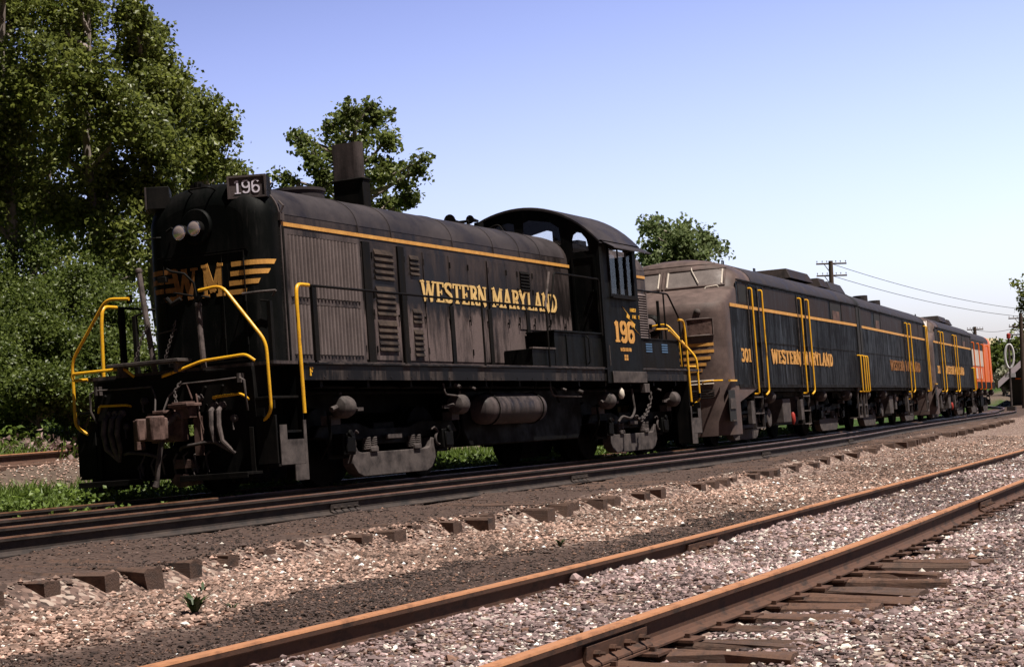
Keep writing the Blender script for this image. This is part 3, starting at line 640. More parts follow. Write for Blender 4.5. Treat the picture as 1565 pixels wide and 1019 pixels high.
    for y, z in ((-.2, .98), (-.1, .99), (-.2, .86)): b.lathe((X(.1), y, z), (s, 0, 0), [(0, .03), (.05, .03), (.06, .01)], 8)
    b.build('draft_gear', PINK, rs, bevel=.008)
    b = MB(); rr = random.Random(5)
    for k in range(7): y = -.55 + k * .16; b.tube([(X(.06), y, .55), (X(.08 + .03 * rr.random()), y + .04, .42 + .1 * rr.random()), (X(.04), y + .05, .3)], .014, 6)
    b.pipe([(X(.03), -.75, .62), (X(.14), -.62, .66), (X(.14), -.2, .62), (X(.03), -.1, .58)], .02); b.pipe([(X(.03), .75, .58), (X(.12), .6, .60), (X(.12), .3, .56), (X(.03), .2, .5)], .02)
    for y, z in ((-.42, 1.2), (.40, 1.22), (-.9, .92), (.68, .92), (-.3, .36), (.5, .4)): b.lathe((X(.0), y, z), (s, 0, 0), [(0, .05), (.05, .045), (.07, .02)], 8); b.tube([(X(.06), y, z), (X(.09), y - .03, z - .14)], .012, 5)
    b.build('air_piping', GREYM, rs)
    b = MB(); b.prism([(X(.10), -.50), (X(.36), -.46), (X(.30), -.14), (X(.12), -.10)], 2, 1.10, 1.14); b.prism([(X(.12), -.44), (X(.26), -.42), (X(.22), -.2), (X(.12), -.18)], 2, .96, 1.10); b.build('coupler_carrier', PINK, rs, bevel=.008)
    b = MB(); b.prism([(-.42, .16), (-.08, .13), (.02, .20), (-.05, .30), (-.36, .26)], 0, X(.02), X(.10)); b.prism([(-.36, .36), (-.02, .36), (-.05, .48), (-.3, .46)], 0, X(.0), X(.08)); b.build('pilot_casting', PINK, rs, bevel=.01)
    b = MB(); chain(b, [(X(.1), -.22, 1.42), (X(.16), -.16, 1.3), (X(.2), -.2, 1.12)], .05, .01); b.build('lever_chain', GREYM, rs)
end_gear(0.0, -1); end_gear(15.6, 1)
# long side handrails (black)
for s in (-1, 1):
    b = MB(); Y = s * 1.47
    b.pipe([(.95, Y, 2.52), (8.28, Y, 2.52)], .017); b.pipe([(8.5, Y, 2.52), (8.55, Y, 2.62), (8.72, Y, 3.11), (10.66, Y, 3.10), (10.66, Y, 2.12)], .017, .06)
    for x in (1.02, 3.4, 5.9, 8.3): b.cyl((x, Y, 1.56), (x, Y, 2.53), .017, 8)
    b.box(1.0, 1.1, Y - .02, Y + .02, 1.58, 2.5)
    b.build('side_handrail', BLACK, rs)
    b = MB(); b.tube([(8.26, Y, 2.50), (8.34, Y, 2.68), (8.52, Y, 3.11)], .021, 8); b.build('handrail_end', HOSE, rs)
    # battery box with raised walkway beside the cab
    b = MB(); b.box(8.62, 10.68, s * .95, s * 1.44, 1.577, 2.14); b.box(8.58, 10.68, s * .95, s * 1.47, 2.14, 2.17); b.box(7.7, 8.6, s * .95, s * 1.44, 1.577, 1.85)
    for x in (9.1, 9.9): b.box(x, x + .03, s * 1.44, s * 1.455, 1.6, 2.1)
    b.pipe([(9.95, s * 1.46, 2.1), (9.95, s * 1.5, 2.06), (9.95, s * 1.5, 1.66), (9.95, s * 1.46, 1.62)], .012, .03); b.build('battery_box', BLACKG, rs, bevel=.006)
    b = MB(); b.box(7.68, 8.6, s * 1.40, s * 1.47, 1.85, 1.875); b.build('step_edge', HOSE, rs)
    # air reservoir under the sill
    b = MB(); b.lathe((6.02, s * 1.22, .92), (1, 0, 0), [(0, .10), (.03, .17), (.10, .215), (.22, .235), (2.0, .235), (2.12, .215), (2.18, .17), (2.22, .10)], 28); ar = b.build('air_reservoir', DUST, rs)
    b = MB()
    for x in (6.32, 7.95): b.tube([(x, s * 1.22 + .243 * math.cos(a), .92 + .243 * math.sin(a)) for a in [i * math.pi / 10 for i in range(20)]], .014, 6, closed=True); b.cyl((x, s * 1.3, 1.13), (x, s * 1.36, 1.33), .014, 6)
    b.build('tank_strap', BLACK, ar)
b = MB(); b.prism([(5.75, 1.2), (5.75, .62), (5.95, .38), (10.15, .38), (10.35, .62), (10.35, 1.2)], 1, -1.10, 1.10); b.build('fuel_tank', UNDER, rs, bevel=.02)
# cab ----------------------------------------------------------------------
CX0, CX1, CY, CZ = 10.70, 12.46, 1.50, 3.80
def roof_z(y, c=4.50, e=3.80, h=1.5):
    rr = (h * h + (c - e) ** 2) / (2 * (c - e)); return c - rr + math.sqrt(rr * rr - y * y)
def endwall(x, t, name):
    arcp = [(y, roof_z(y) - .01) for y in [CY - 3 * k / 20 for k in range(21)]]
    out = [(-CY, 1.58), (CY, 1.58)] + arcp
    holes = []
    for s in (-1, 1):
        holes.append([(s * 1.00, 3.62), (s * 1.00, 3.84), (s * 1.03, 3.93), (s * 1.10, 3.97), (s * 1.20, 3.94), (s * 1.29, 3.82), (s * 1.32, 3.62)])
        holes.append([(s * .08, 3.95), (s * .08, 4.24), (s * .20, 4.28), (s * .62, 4.20), (s * .78, 4.08), (s * .80, 3.78)] if True else [])
    b = MB(); b.plate(out, holes, 0, x, x + t); o = b.build(name, BLACKG, rs, smooth=0)
    for hh in holes:
        g = MB(); g.prism(hh, 0, x + t * .4, x + t * .5); g.build('window_pane', GLASS, o, smooth=0)
    return o
cf = endwall(CX0, .05, 'cab_front_wall'); endwall(CX1 - .05, .05, 'cab_rear_wall')
b = MB(); b.plate([(-1.42, 2.2), (-.97, 2.2), (-.97, 3.55), (-1.42, 3.55)], [[(-1.38, 2.25), (-1.38, 3.5), (-1.01, 3.5), (-1.01, 2.25)]], 0, CX0 - .012, CX0 - .001); b.box(CX0 - .04, CX0, -1.36, -1.30, 2.9, 2.93); b.build('cab_door', BLACKG, cf)
for s in (-1, 1):
    b = MB(); wx0, wx1, wz0, wz1 = 11.12, 12.26, 2.86, 3.68
    b.plate([(CX0 + .002, 1.30), (CX1 - .002, 1.30), (CX1 - .002, CZ - .02), (CX0 + .002, CZ - .02)], [[(wx0, wz0), (wx0, wz1), (wx1, wz1), (wx1, wz0)]], 1, s * CY - s * .03, s * (CY + .003))
    sw = b.build('cab_side_wall', BLACKG, rs, smooth=0)
    b = MB(); b.plate([(wx0 - .04, wz0 - .04), (wx1 + .04, wz0 - .04), (wx1 + .04, wz1 + .03), (wx0 - .04, wz1 + .03)], [[(wx0 + .01, wz0 + .01), (wx0 + .01, wz1 - .01), (wx0 + .40, wz1 - .01), (wx0 + .40, wz0 + .01)], [(wx0 + .44, wz0 + .01), (wx0 + .44, wz1 - .01), (wx0 + .78, wz1 - .01), (wx0 + .78, wz0 + .01)], [(wx0 + .82, wz0 + .01), (wx0 + .82, wz1 - .01), (wx1 - .01, wz1 - .01), (wx1 - .01, wz0 + .01)]], 1, s * (CY + .004), s * (CY + .022))
    b.box(wx0 - .06, wx1 + .06, s * CY, s * (CY + .07), wz0 - .07, wz0 - .04)
    wf = b.build('side_window', BLACK, sw)
    for a_, c_ in ((.01, .40), (.44, .78), (.82, 1.13)):
        g = MB(); g.box(wx0 + a_, wx0 + c_, s * (CY - .01), s * (CY - .006), wz0 + .01, wz1 - .01); g.build('window_pane', GLASS, wf)
    g = MB(); g.box(wx0, wx1, s * (CY - .002) - s * .03, s * (CY + .06), wz0 - .03, wz0 + .02) if False else g.box(wx0 + .02, wx1 - .02, s * 1.40, s * 1.465, 2.83, 2.99); g.build('arm_rest', BLACK, sw)
    v = MB(); rows = [[(x, s * 1.50, 3.79), (x, s * 1.74, 3.655), (x, s * 1.745, 3.635), (x, s * 1.50, 3.765)] for x in (CX0 + .12, CX1 + .22)]; v.grid(rows, closed=True)
    v.build('sun_visor', ROOFM, sw, smooth=0)
    fn = (lambda u, v_, d: (u, -(CY + .003) - d, v_)) if s < 0 else (lambda u, v_, d: (23.1 - u, CY + .003 + d, v_))
    l = MB(); lettering(l, '196', fn, 11.13, 12.13, 2.02, 2.385, t=.2, h=.1)
    l.build('cab_number', GOLD, sw, smooth=0)
    l = MB()
    bz = [(11.62, 2.66), (11.95, 2.50), (11.92, 2.44), (12.20, 2.36), (12.14, 2.28), (12.42, 2.16), (12.02, 2.34), (12.06, 2.41), (11.80, 2.47), (11.84, 2.54)]
    l.prism([(fn(x, 0, 0)[0], z) for x, z in bz], 1, s * (CY + .004), s * (CY + .009))
    lettering(l, 'FAST', fn, 11.98, 12.28, 2.58, 2.64, t=.22); lettering(l, 'FREIGHT', fn, 12.08, 12.44, 2.46, 2.52, t=.22)
    l.build('lightning_bolt_emblem', YEL, sw, smooth=0)
    words('WESTERN MD', fn, 11.38, 11.92, 1.86, 1.92, GOLD, sw, t=.24)
    l = MB(); 
    for i in range(2):
        for j in range(2): l.box(11.55 + i * .1, 11.63 + i * .1, s * (CY + .003), s * (CY + .008), 1.70 + j * .055, 1.745 + j * .055)
    l.build('class_plate', GOLD, sw, smooth=0)
    g = MB(); g.cyl((CX0 + .1, s * 1.53, 1.6), (CX0 + .1, s * 1.53, 1.95), .01, 6); g.build('cab_grab', GREYM, sw)
rf = MB(); rows = []
for k in range(25):
    y = -1.53 + 3.06 * k / 24; z = roof_z(max(-1.5, min(1.5, y))) - (.03 if abs(y) > 1.5 else 0)
    rows.append([(CX0 - .03, y, z - .03), (CX0 - .03, y, z + .01), (CX0 + .04, y, z + .025), (CX1 + .16, y, z + .025), (CX1 + .20, y, z), (CX1 + .20, y, z - .03)])
rf.grid(rows, closed=True); cr = rf.build('cab_roof', ROOFM, rs, smooth=40)
b = MB(); b.box(10.9, 11.1, -.35, -.2, 4.45, 4.55) if False else b.pipe([(10.66, .9, 4.12), (10.66, .35, 4.28), (10.66, .2, 4.0)], .014); b.build('conduit', BLACK, cf)
b = MB(); b.box(10.8, 12.4, -1.4, 1.4, 1.60, 1.66); b.box(11.0, 11.5, .2, .9, 1.66, 2.5); b.box(11.7, 12.1, -1.2, -.8, 2.3, 2.4); b.box(12.0, 12.08, -1.2, -.8, 2.4, 2.85); b.cyl((11.9, -1.0, 1.66), (11.9, -1.0, 2.3), .05, 10); b.build('cab_interior', DARKIN, rs)
# short hood -------------------------------------------------------------
sh = hood_shell(12.46, 14.66, ZD, .004, .28).build('short_hood', DUST, rs, smooth=50)
b = MB(); b.grid([[(x, y, z) for y, z in hood_arc(-.005, 25)][1:-1] for x in (12.5, 13.4, 14.36)]).build('hood_roof', DUST, sh, smooth=50)
for s in (-1, 1):
    Y = s * HW
    b = MB(); b.box(12.48, 14.4, Y + s * .001, Y + s * .012, 3.355, 3.405); b.build('yellow_stripe', GOLD, sh)
    b = MB(); louvres(b, 13.2, 14.34, 2.2, 3.06, Y + s * .004, s, 18); b.box(13.14, 13.2, Y, Y + s * .03, 2.15, 3.1); b.box(14.34, 14.38, Y, Y + s * .03, 2.15, 3.1); b.build('louvre', GRILL, sh)
    b = MB(); b.box(12.5, 14.6, s * .95, s * 1.46, 1.577, 2.10); b.box(14.6, 15.3, s * .95, s * 1.44, 1.577, 1.62)
    b.box(12.48, 14.62, s * .95, s * 1.48, 2.10, 2.125); o = b.build('equipment_box', BLACK, rs, bevel=.006)
    b = MB()
    for x0 in (12.78, 13.62):
        for k in range(4): b.box(x0, x0 + .32, s * 1.462, s * 1.468, 1.87 + k * .045, 1.895 + k * .045)
    b.build('vent_slot', BLUET, o)
    b = MB(); b.box(10.9, 12.55, s * 1.51, s * 1.53, 1.30, 1.50); b.box(12.38, 12.62, s * 1.44, s * 1.54, 1.12, 1.28); b.build('sill_plate', GREYM, rs, bevel=.006)
    b = MB(); b.pipe([(12.5, s * 1.47, 3.0), (14.14, s * 1.47, 3.0), (14.7, s * 1.47, 2.55), (14.75, s * 1.47, 1.6)], .018, .08); b.cyl((13.9, s * 1.47, 2.1), (13.9, s * 1.47, 3.0), .017, 8); b.cyl((14.3, s * 1.2, 2.1), (14.3, s * 1.2, 2.9), .03, 8)
    b.build('side_handrail', BLACK, rs)
    b = MB(); b.pipe([(13.35, s * 1.48, 2.30), (13.95, s * 1.48, 2.32)], .018); b.pipe([(14.05, s * 1.48, 2.30), (14.98, s * 1.5, 1.97)], .021)
    b.pipe([(15.1, s * 1.44, 1.62), (15.5, s * 1.46, 1.62)], .018); b.build('rear_handrail', YEL, rs)
b = MB(); b.box(14.0, 14.4, -.62, -.22, 3.98, 4.22); b.box(14.0, 14.4, .22, .62, 3.98, 4.22); b.lathe((14.55, -.1, 4.18), (-1, 0, 0), [(0, .02), (.3, .05), (.42, .11)], 14); b.lathe((14.5, -.3, 4.28), (-1, 0, 0), [(0, .02), (.2, .04), (.3, .08)], 14); b.cyl((14.45, -.2, 3.9), (14.45, -.2, 4.2), .03, 8)
b.lathe((14.62, -.3, 4.05), (0, 0, 1), [(0, .13), (.05, .125), (.14, .09), (.2, .03)], 14); b.tube([(14.62, -.45, 3.9), (14.62, -.45, 4.3), (14.62, -.15, 4.3), (14.62, -.15, 3.9)], .016, 6); b.build('rear_number_board', BLACK, rs, bevel=.01)
for c in (3.5, 12.65): make_truck(rs, c)
b = MB(); chain(b, [(12.75, -1.50, 1.12), (12.68, -1.50, .92), (12.45, -1.5, .74), (12.15, -1.5, .62), (11.95, -1.48, .7)], .09, .016); b.pipe([(12.0, -1.42, 1.2), (12.02, -1.45, .8), (11.8, -1.45, .66), (11.5, -1.4, .72), (11.3, -1.4, .62)], .022); b.build('hand_brake_chain', GREYM, rs)
b = MB(); b.lathe((11.35, -1.47, 1.22), (0, 0, -1), [(0, .012), (.05, .05), (.14, .06), (.2, .03)], 12); b.build('journal_lamp', CREAMP, rs)
for x, z, q in ((5.0, 1.28, .03), (5.5, 1.25, .02), (8.9, 1.22, .02), (9.6, 1.18, .03), (13.4, 1.2, .02)): MB().cyl((x, -1.38, z), (x, -1.47, z - .04), q, 8).build('pipe_fitting', GREYM, rs)
b = MB()
b.pipe([(4.6, -1.4, 1.3), (4.6, -1.42, 1.14), (4.95, -1.42, 1.12)], .014); b.build('brake_pipe', GREYM, rs); b = MB(); b.pipe([(8.6, -1.3, 1.3), (8.6, -1.35, 1.1), (9.8, -1.35, 1.08)], .016); b.build('brake_pipe', GREYM, rs)
# ================================================================== streamlined cab and booster units
FW_, FZ0, FSP, FTOP = 1.53, 1.20, 3.52, 4.16
def fa_hw(z):
    if z <= FSP: return FW_
    t = min(1., (z - FSP) / (FTOP - FSP)); return FW_ * max(0., 1 - t ** 2.1) ** .62
LV = [(.22, .30), (.60, .27), (1.20, .22), (2.2, .20), (2.98, .22), (3.02, .30), (3.14, .50), (3.26, .82), (3.36, 1.22), (3.40, 1.30), (3.82, 1.58), (3.90, 1.62), (3.97, 1.74), (4.05, 1.95), (4.12, 2.3), (4.155, 2.8)]
def fa_xf(z):
    for (a, xa), (b, xb) in zip(LV, LV[1:]):
        if z <= b: t = max(0, (z - a) / (b - a)); return xa + (xb - xa) * t
    return LV[-1][1]
def fa_P(z, y, off=0.):
    """nose surface point"""
    hw = fa_hw(z); q = min(1., abs(y) / hw); D = .62; n = 3.2
    x = fa_xf(z) + D * (1 - (1 - q ** n) ** (1 / n))
    return (x - off, y, z)
def make_fa(name, nose=True, L=15.3, side_mat=BLUE, letters=True):
    root = empty(name)
    x1 = L
    b = MB(); rows = []
    if nose:
        zs = [z for z, _ in LV]; zs = sorted(set(zs + [.9, 1.6, 1.9, 2.5, 2.8, 3.2, 3.55, 3.65, 3.74]))
        qs = [-1, -.995, -.975, -.94, -.88, -.8, -.66, -.5, -.33, -.16, 0, .16, .33, .5, .66, .8, .88, .94, .975, .995, 1]
        for z in zs: rows.append([fa_P(z, q * fa_hw(z)) for q in qs])
        # nose shell below the belt ends at x=1.35, above it runs to the cab rear x=2.9
        full = []
        for z, r in zip(zs, rows):
            xe = 1.30 if z < 1.2 else 3.0
            full.append([(xe, -fa_hw(z), z)] + r + [(xe, fa_hw(z), z)])
        b.grid(full); nz = b.build('cab_nose', FAFRONT, root, smooth=62)
    x0 = 1.55 if nose else .02
    def sect(i=0): # side bottom -> roof -> side
        zz = [FZ0, 2.2, 3.0, FSP] + [FSP + (FTOP - FSP) * t for t in (.12, .25, .4, .55, .7, .82, .9, .96, .99)]
        return [(-(fa_hw(z) - i), z - i) for z in zz] + [(-.3, FTOP - i), (.3, FTOP - i)] + [(fa_hw(z) - i, z - i) for z in zz[::-1]]
    xs = ([3.0] if nose else [x0]) + [x1]
    b = MB(); b.grid([[(x, y, z) for y, z in sect()] for x in xs]); 
    for x in ((x1,) if nose else (x0, x1)):
        p = sect(); o = len(b.v); b.v += [(x, y, z) for y, z in p]; b.f += [tuple(i + o for i in t) for t in tessellate_polygon([[Vector((y, z, 0)) for y, z in p]])]
    if nose: pass
    body = b.build('carbody', side_mat, root, smooth=38)
    if nose: # the side of the cab, in the side colour, laid over the nose shell behind the corner
        for s in (-1, 1):
            b = MB(); b.prism([(1.0, 1.25), (3.0, 1.25), (3.0, 3.50), (1.62, 3.50), (1.62, 2.93), (1.0, 2.93)], 1, s * (FW_ + .001), s * (FW_ + .005)); b.build('cab_side', side_mat, body, smooth=0)
    b = MB(); zt = [(y, z) for y, z in sect(-.006)][3:-3]; b.grid([[(x, y, z) for y, z in zt] for x in ([3.02] if nose else [x0]) + [x1 - .01]]); b.build('roof_panel', ROOFM, body, smooth=40)
    for s in (-1, 1):
        Y = s * FW_
        for e0, e1 in (((x1 - .34, x1 + .004),) if nose else ((x0 - .004, x0 + .30), (x1 - .34, x1 + .004))):
            b = MB(); b.box(e0, e1, Y + s * .001, Y + s * .024, 1.18, 3.51); b.build('end_post_and_gap_shade', DARKIN, body)  # dark band on the body end stands in for the shaded gap between units
        b = MB(); b.box(x0 + .1, x1 - .02, Y + s * .004, Y + s * .04, 3.515, 3.545); b.build('roof_gutter', BLACK, body)
        b = MB(); b.box((1.3 if nose else x0) , x1, Y + s * .006, Y + s * .016, 1.20, 1.27); b.box((3. if nose else x0), x1, Y + s * .004, Y + s * .014, 2.20, 2.225); b.build('belt_rail', BLACK, body)
        b = MB(); b.box(.98 if nose else x0, x1, Y + s * .006, Y + s * .018, 2.925, 2.995)
        b.build('side_stripe', GOLD, body)
        # upper panels (brown with soot) between doors, dark blue below
        for a, c in (((1.75, 2.45) if nose else (.2, 2.3)), (3.95, 7.3) if nose else (4.2, 8.9), (8.5, 11.2) if nose else (10.7, 13.2), (12.95, 15.0) if nose else (13.3, 14.5)):
            b = MB(); b.box(a, c, Y + s * .006, Y + s * .012, 3.01, 3.48); b.build('upper_panel', BROWND, body)
        b = MB()
        wx = (11.45, 12.85) if nose else (2.9, 4.1)
        b.box(wx[0], wx[1], Y + s * .005, Y + s * .012, 3.02, 3.50)
        wn = b.build('carbody_window', DARKIN, body)
        b = MB(); b.box(wx[0] + .25, wx[1] - .25, Y + s * .012, Y + s * .02, 3.0, 3.25); b.build('lower_sash', PINK, wn)
        b = MB()
        for k in range(16 if nose else 18):
            x = (3.4 if nose else .6) + k * .78
            if x < x1 - .1: b.box(x, x + .008, Y + s * .004, Y + s * .008, 1.3, 3.5)
        b.build('panel_seam', BLACK, body)
        # doors with tall yellow grab rails
        ds = [(2.62, 3.55), (7.50, 8.35)] if nose else [(9.6, 10.5)]
        for a, c in ds:
            d = MB(); d.plate([(a + .1, 1.3), (c - .1, 1.3), (c - .1, 3.46), (a + .1, 3.46)], [[(a + .14, 1.34), (a + .14, 3.42), (c - .14, 3.42), (c - .14, 1.34)]], 1, Y + s * .004, Y + s * .02)
            d.box(a + .24, c - .24, Y + s * .004, Y + s * .010, 2.6, 3.25); d.box(c - .2, c - .17, Y + s * .01, Y + s * .05, 2.1, 2.22); dd = d.build('side_door', BLACK, body)
            for x in (a, c):
                d = MB(); d.pipe([(x, Y, 3.38), (x, Y + s * .10, 3.38), (x, Y + s * .10, 1.06), (x, Y - s * .0, 1.06)] if x == a else [(x, Y, 3.38), (x, Y + s * .10, 3.38), (x, Y + s * .10, 1.10), (x - .15, Y + s * .06, 1.03)], .022, .06, 8)
                d.build('door_grab_rail', YEL, root)
                d = MB(); d.box(x - .02 - .07, x - .05, Y + s * .004, Y + s * .03, 1.2, 3.45); d.build('door_post', GREYM, dd)
            d = MB()
            for z in (.98, .62, .30): d.box(a + .05, c - .05, s * 1.22, s * 1.50, z, z + .03)
            for x in (a + .05, c - .07): d.box(x, x + .025, s * 1.44, s * 1.49, .30, 1.25)
            d.box(a - .25, a + .03, s * 1.40, s * 1.49, .42, .92); d.build('side_steps', GREYM, root)
        for x in ((x1 - .55, x1 - .12) if nose else (.12, .5, x1 - .5, x1 - .1)):
            d = MB(); top_ = 2.10 if (nose or x < 2) else 3.45
            d.pipe([(x, Y, top_), (x, Y + s * .09, top_), (x, Y + s * .09, 1.08), (x, Y, 1.08)], .022, .05, 8); d.build('end_grab_rail', YEL, root)
        for x in ((x1 - .6,) if nose else (.2, x1 - .6)):
            d = MB(); d.plate([(x, .35), (x + .5, .35), (x + .5, 1.2), (x, 1.2)], [[(x + .05, .42), (x + .05, .68), (x + .45, .68), (x + .45, .42)], [(x + .05, .74), (x + .05, 1.1), (x + .45, 1.1), (x + .45, .74)]], 1, s * 1.44, s * 1.48); d.box(x, x + .5, s * 1.2, s * 1.44, .35, .38); d.build('end_steps', GREYM, root)
        if letters:
            fn = (lambda u, v, d: (u, -(FW_ + .008) - d, v)) if s < 0 else (lambda u, v, d: (x1 - u, FW_ + .008 + d, v))
            if nose: words('WESTERN MARYLAND', fn, 4.40, 11.25, 1.76, 2.07, GOLD, body, t=.2); words('301', fn, 1.62, 2.5, 1.76, 2.04, GOLD, body, t=.2)
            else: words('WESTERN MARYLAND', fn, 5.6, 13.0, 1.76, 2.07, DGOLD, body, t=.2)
    for e in ((x1 - .16,) if nose else (x0 + .14, x1 - .16)):
        b = MB(); b.grid([[(xx, y, z) for y, z in sect(-.012)[3:-3]] for xx in (e - .15, e + .15)]); b.build('roof_gap_shade', DARKIN, body, smooth=40)  # the painted dark of the gap carried over the roof ends
    # roof equipment
    d = MB()
    def hatch(a, c, w_=.75, h=.22):
        d.add([(a, -w_, FTOP - .06), (c, -w_, FTOP - .06), (c, w_, FTOP - .06), (a, w_, FTOP - .06), (a + .12, -w_ * .85, FTOP + h), (c - .12, -w_ * .85, FTOP + h), (c - .12, w_ * .85, FTOP + h), (a + .12, w_ * .85, FTOP + h)],
              [(0, 1, 5, 4), (1, 2, 6, 5), (2, 3, 7, 6), (3, 0, 4, 7), (4, 5, 6, 7)])
    if nose: hatch(9.9, 12.7, .9, .20); hatch(14.2, 15.25, .8, .2)
    else: hatch(.1, 2.6, .8, .2); d.cyl((9.3, -.2, 4.1), (9.3, -.2, 4.42), .25, 14); d.cyl((12.4, -.2, 4.1), (12.4, -.2, 4.40), .22, 14); d.cyl((8.4, .1, 4.1), (8.4, .1, 4.26), .2, 12)
    d.build('roof_hatch', BROWND if nose else ROOFM, body, smooth=0, bevel=.01)
    d = MB()
    for x in ((4.6, 7.6) if nose else (4.0, 7.0)): d.tube([(x, -.5, FTOP - .02), (x, -.5, FTOP + .07), (x + .14, -.5, FTOP + .07), (x + .14, -.5, FTOP - .02)], .016, 6)
    d.build('lifting_eye', BLACK, body)
    # underframe
    d = MB(); d.box(.6, x1 - .1, -.5, .5, .95, FZ0); d.box(1.4, x1, -1.4, 1.4, 1.12, FZ0 - .005)
    d.build('underframe', UNDER, root)
    d = MB(); d.prism([(5.7, 1.15), (5.7, .45), (5.9, .32), (9.0, .32), (9.2, .45), (9.2, 1.15)], 1, -1.0, 1.0); d.build('fuel_tank', UNDER, root, bevel=.02)
    for s in (-1, 1):
        d = MB(); d.box(5.75, 6.55, s * 1.02, s * 1.40, .38, .95); d.build('equipment_locker', GREYM, root, bevel=.02); d = MB(); d.box(7.3, 7.7, s * 1.02, s * 1.36, .5, 1.0); d.build('equipment_locker', GREYM, root, bevel=.02)
        d = MB(); d.lathe((4.75, s * 1.25, .52), (0, s, 0), [(0, .20), (.03, .22), (.05, .20), (.055, .14)], 18); d.build('sand_filler_ring', GREYM, root)
    d = MB(); d.lathe((6.62, -1.42, .62), (0, 0, -1), [(0, .02), (.05, .05), (.2, .06), (.30, .02)], 10)
    if nose: d.build('signal_flag', RED, root)
    for c in (3.0, 12.0): make_truck(root, c)
    if nose:
        # windshield: two panes, centre post, wipers, belt light, number box, nose bars
        for s in (-1, 1):
            d = MB(); r_ = []
            for i in range(6):
                z = 3.445 + (3.80 - 3.445) * i / 5; r_.append([fa_P(z, s * (.09 + (1.30 - .03 * i / 5 - .09) * j / 9), .012) for j in range(10)])
            d.grid(r_); ws = d.build('windshield_pane', DUSTG, nz, smooth=50)
            d = MB(); lp = [fa_P(3.43, s * (.07 + 1.26 * j / 9), .016) for j in range(10)] + [fa_P(3.43 + .385 * i / 4, s * (1.33 - .03 * i / 4), .016) for i in range(1, 5)] + [fa_P(3.815, s * (1.30 - 1.23 * j / 9), .016) for j in range(1, 10)] + [fa_P(3.815 - .385 * i / 4, s * .07, .016) for i in range(1, 4)]
            d.tube(lp, .024, 6, closed=True); d.build('window_gasket', FAFRONT, ws)
            d = MB(); p, q = fa_P(3.80, s * .62, .05), fa_P(3.50, s * .80, .05); d.tube([p, q], .011, 6); d.tube([fa_P(3.86, s * .60, .02), p], .012, 6); d.build('wiper', CREAMP, ws)
            d = MB(); d.tube([fa_P(3.46, s * 1.28, .04), fa_P(3.79, s * 1.25, .04)], .018, 6); d.tube([fa_P(3.46, s * .1, .04), fa_P(3.79, s * .1, .04)], .018, 6); d.build('window_trim', CREAMP, ws)
            d = MB(); d.box(1.80, 2.45, s * (FW_ + .006), s * (FW_ + .014), 3.05, 3.42); d.build('cab_side_window', DARKIN, body)
            d = MB(); d.pipe([fa_P(3.36, s * .95, .0), fa_P(3.40, s * .97, .06), fa_P(3.42, s * 1.2, .06), fa_P(3.38, s * 1.22, .0)], .014); d.build('nose_grab', CREAMP, nz)
            d = MB(); d.box(.1, .24, s * .62, s * 1.12, 2.66, 2.36) if False else d.grid([[fa_P(z, s * (.80 + .50 * j / 6), .03) for j in range(7)] for z in (2.33, 2.66)]); d.build('number_glass', PINK, nz, smooth=0)
            d = MB(); lp = [fa_P(2.32, s * (.78 + .54 * j / 6), .03) for j in range(7)] + [fa_P(2.67, s * (1.32 - .54 * j / 6), .03) for j in range(7)]; d.tube(lp, .022, 6, closed=True); d.build('number_box', FAFRONT, nz)
            d = MB(); d.lathe(fa_P(2.82, s * 1.02, -.02), (-1, 0, 0), [(0, .07), (.05, .07), (.07, .05), (.08, .01)], 14); d.build('classification_lamp', GREYM, nz)
            d = MB()
            for z in (2.13, 1.99, 1.85, 1.72, 1.60):
                t0, t1 = .35 + (2.13 - z) * .0, 1.30 - max(0, 1.95 - z) * .75
                d.grid([[fa_P(zz, s * (t0 + (t1 - t0) * j / 8), .008) for j in range(9)] for zz in (z - .032, z + .032)])
            d.build('nose_bar', DGOLD if False else GOLD, nz, smooth=0)
            d = MB()
            for z in (1.38, 1.31): d.tube([fa_P(z, s * (.35 + .9 * j / 8), .02) for j in range(9)], .012, 6)
            d.build('nose_grab', CREAMP, nz)
            d = MB(); d.box(.42, .98, s * 1.535, s * 1.58, 1.33, 1.365); d.pipe([(.28, s * 1.02, 1.33), (.1, s * 1.12, 1.36), (.1, s * 1.3, 1.36), (.38, s * 1.42, 1.36)], .018); d.build('pilot_grab', YEL, nz)
            d = MB(); d.box(.34, .86, s * 1.531, s * 1.54, .50, 1.15); k = d.build('pilot_step_opening', DARKIN, nz)
            d = MB(); d.box(.38, .82, s * 1.54, s * 1.56, .76, .98); d.box(.5, .9, s * 1.54, s * 1.56, .50, .53); d.build('pilot_step', GREYM, k)
            # hand rails that stand before the pilot
            d = MB(); d.pipe([fa_P(2.30, s * .62, -.02), fa_P(2.3, s * .64, .12), fa_P(.86, s * .68, .12), fa_P(.84, s * .52, .10)], .02, .06, 8); d.build('nose_handrail', YEL, nz)
        d = MB()
        for z in (1.02, 1.07, 1.12, 1.17): d.tube([fa_P(z, -1.25 + 2.5 * j / 20, .016) for j in range(21)], .010, 6)
        d.build('anticlimber_rib', BLACK, nz)
        d = MB(); d.lathe(fa_P(2.62, 0, -.05), (-1, 0, 0), [(0, .24), (.07, .24), (.12, .18), (.13, .02)], 24); hh = d.build('headlight', BLACK, nz); d = MB(); d.lathe(fa_P(2.62, 0, .085), (-1, 0, 0), [(0, .15), (.01, .12), (.03, .01)], 20); d.build('lens', LAMPG, hh)
        d = MB(); lp = [fa_P(z, 0, .012) for z in (3.42, 3.5, 3.6, 3.7, 3.82)]; d.tube(lp, .03, 6); d.build('windshield_post', FAFRONT, nz)
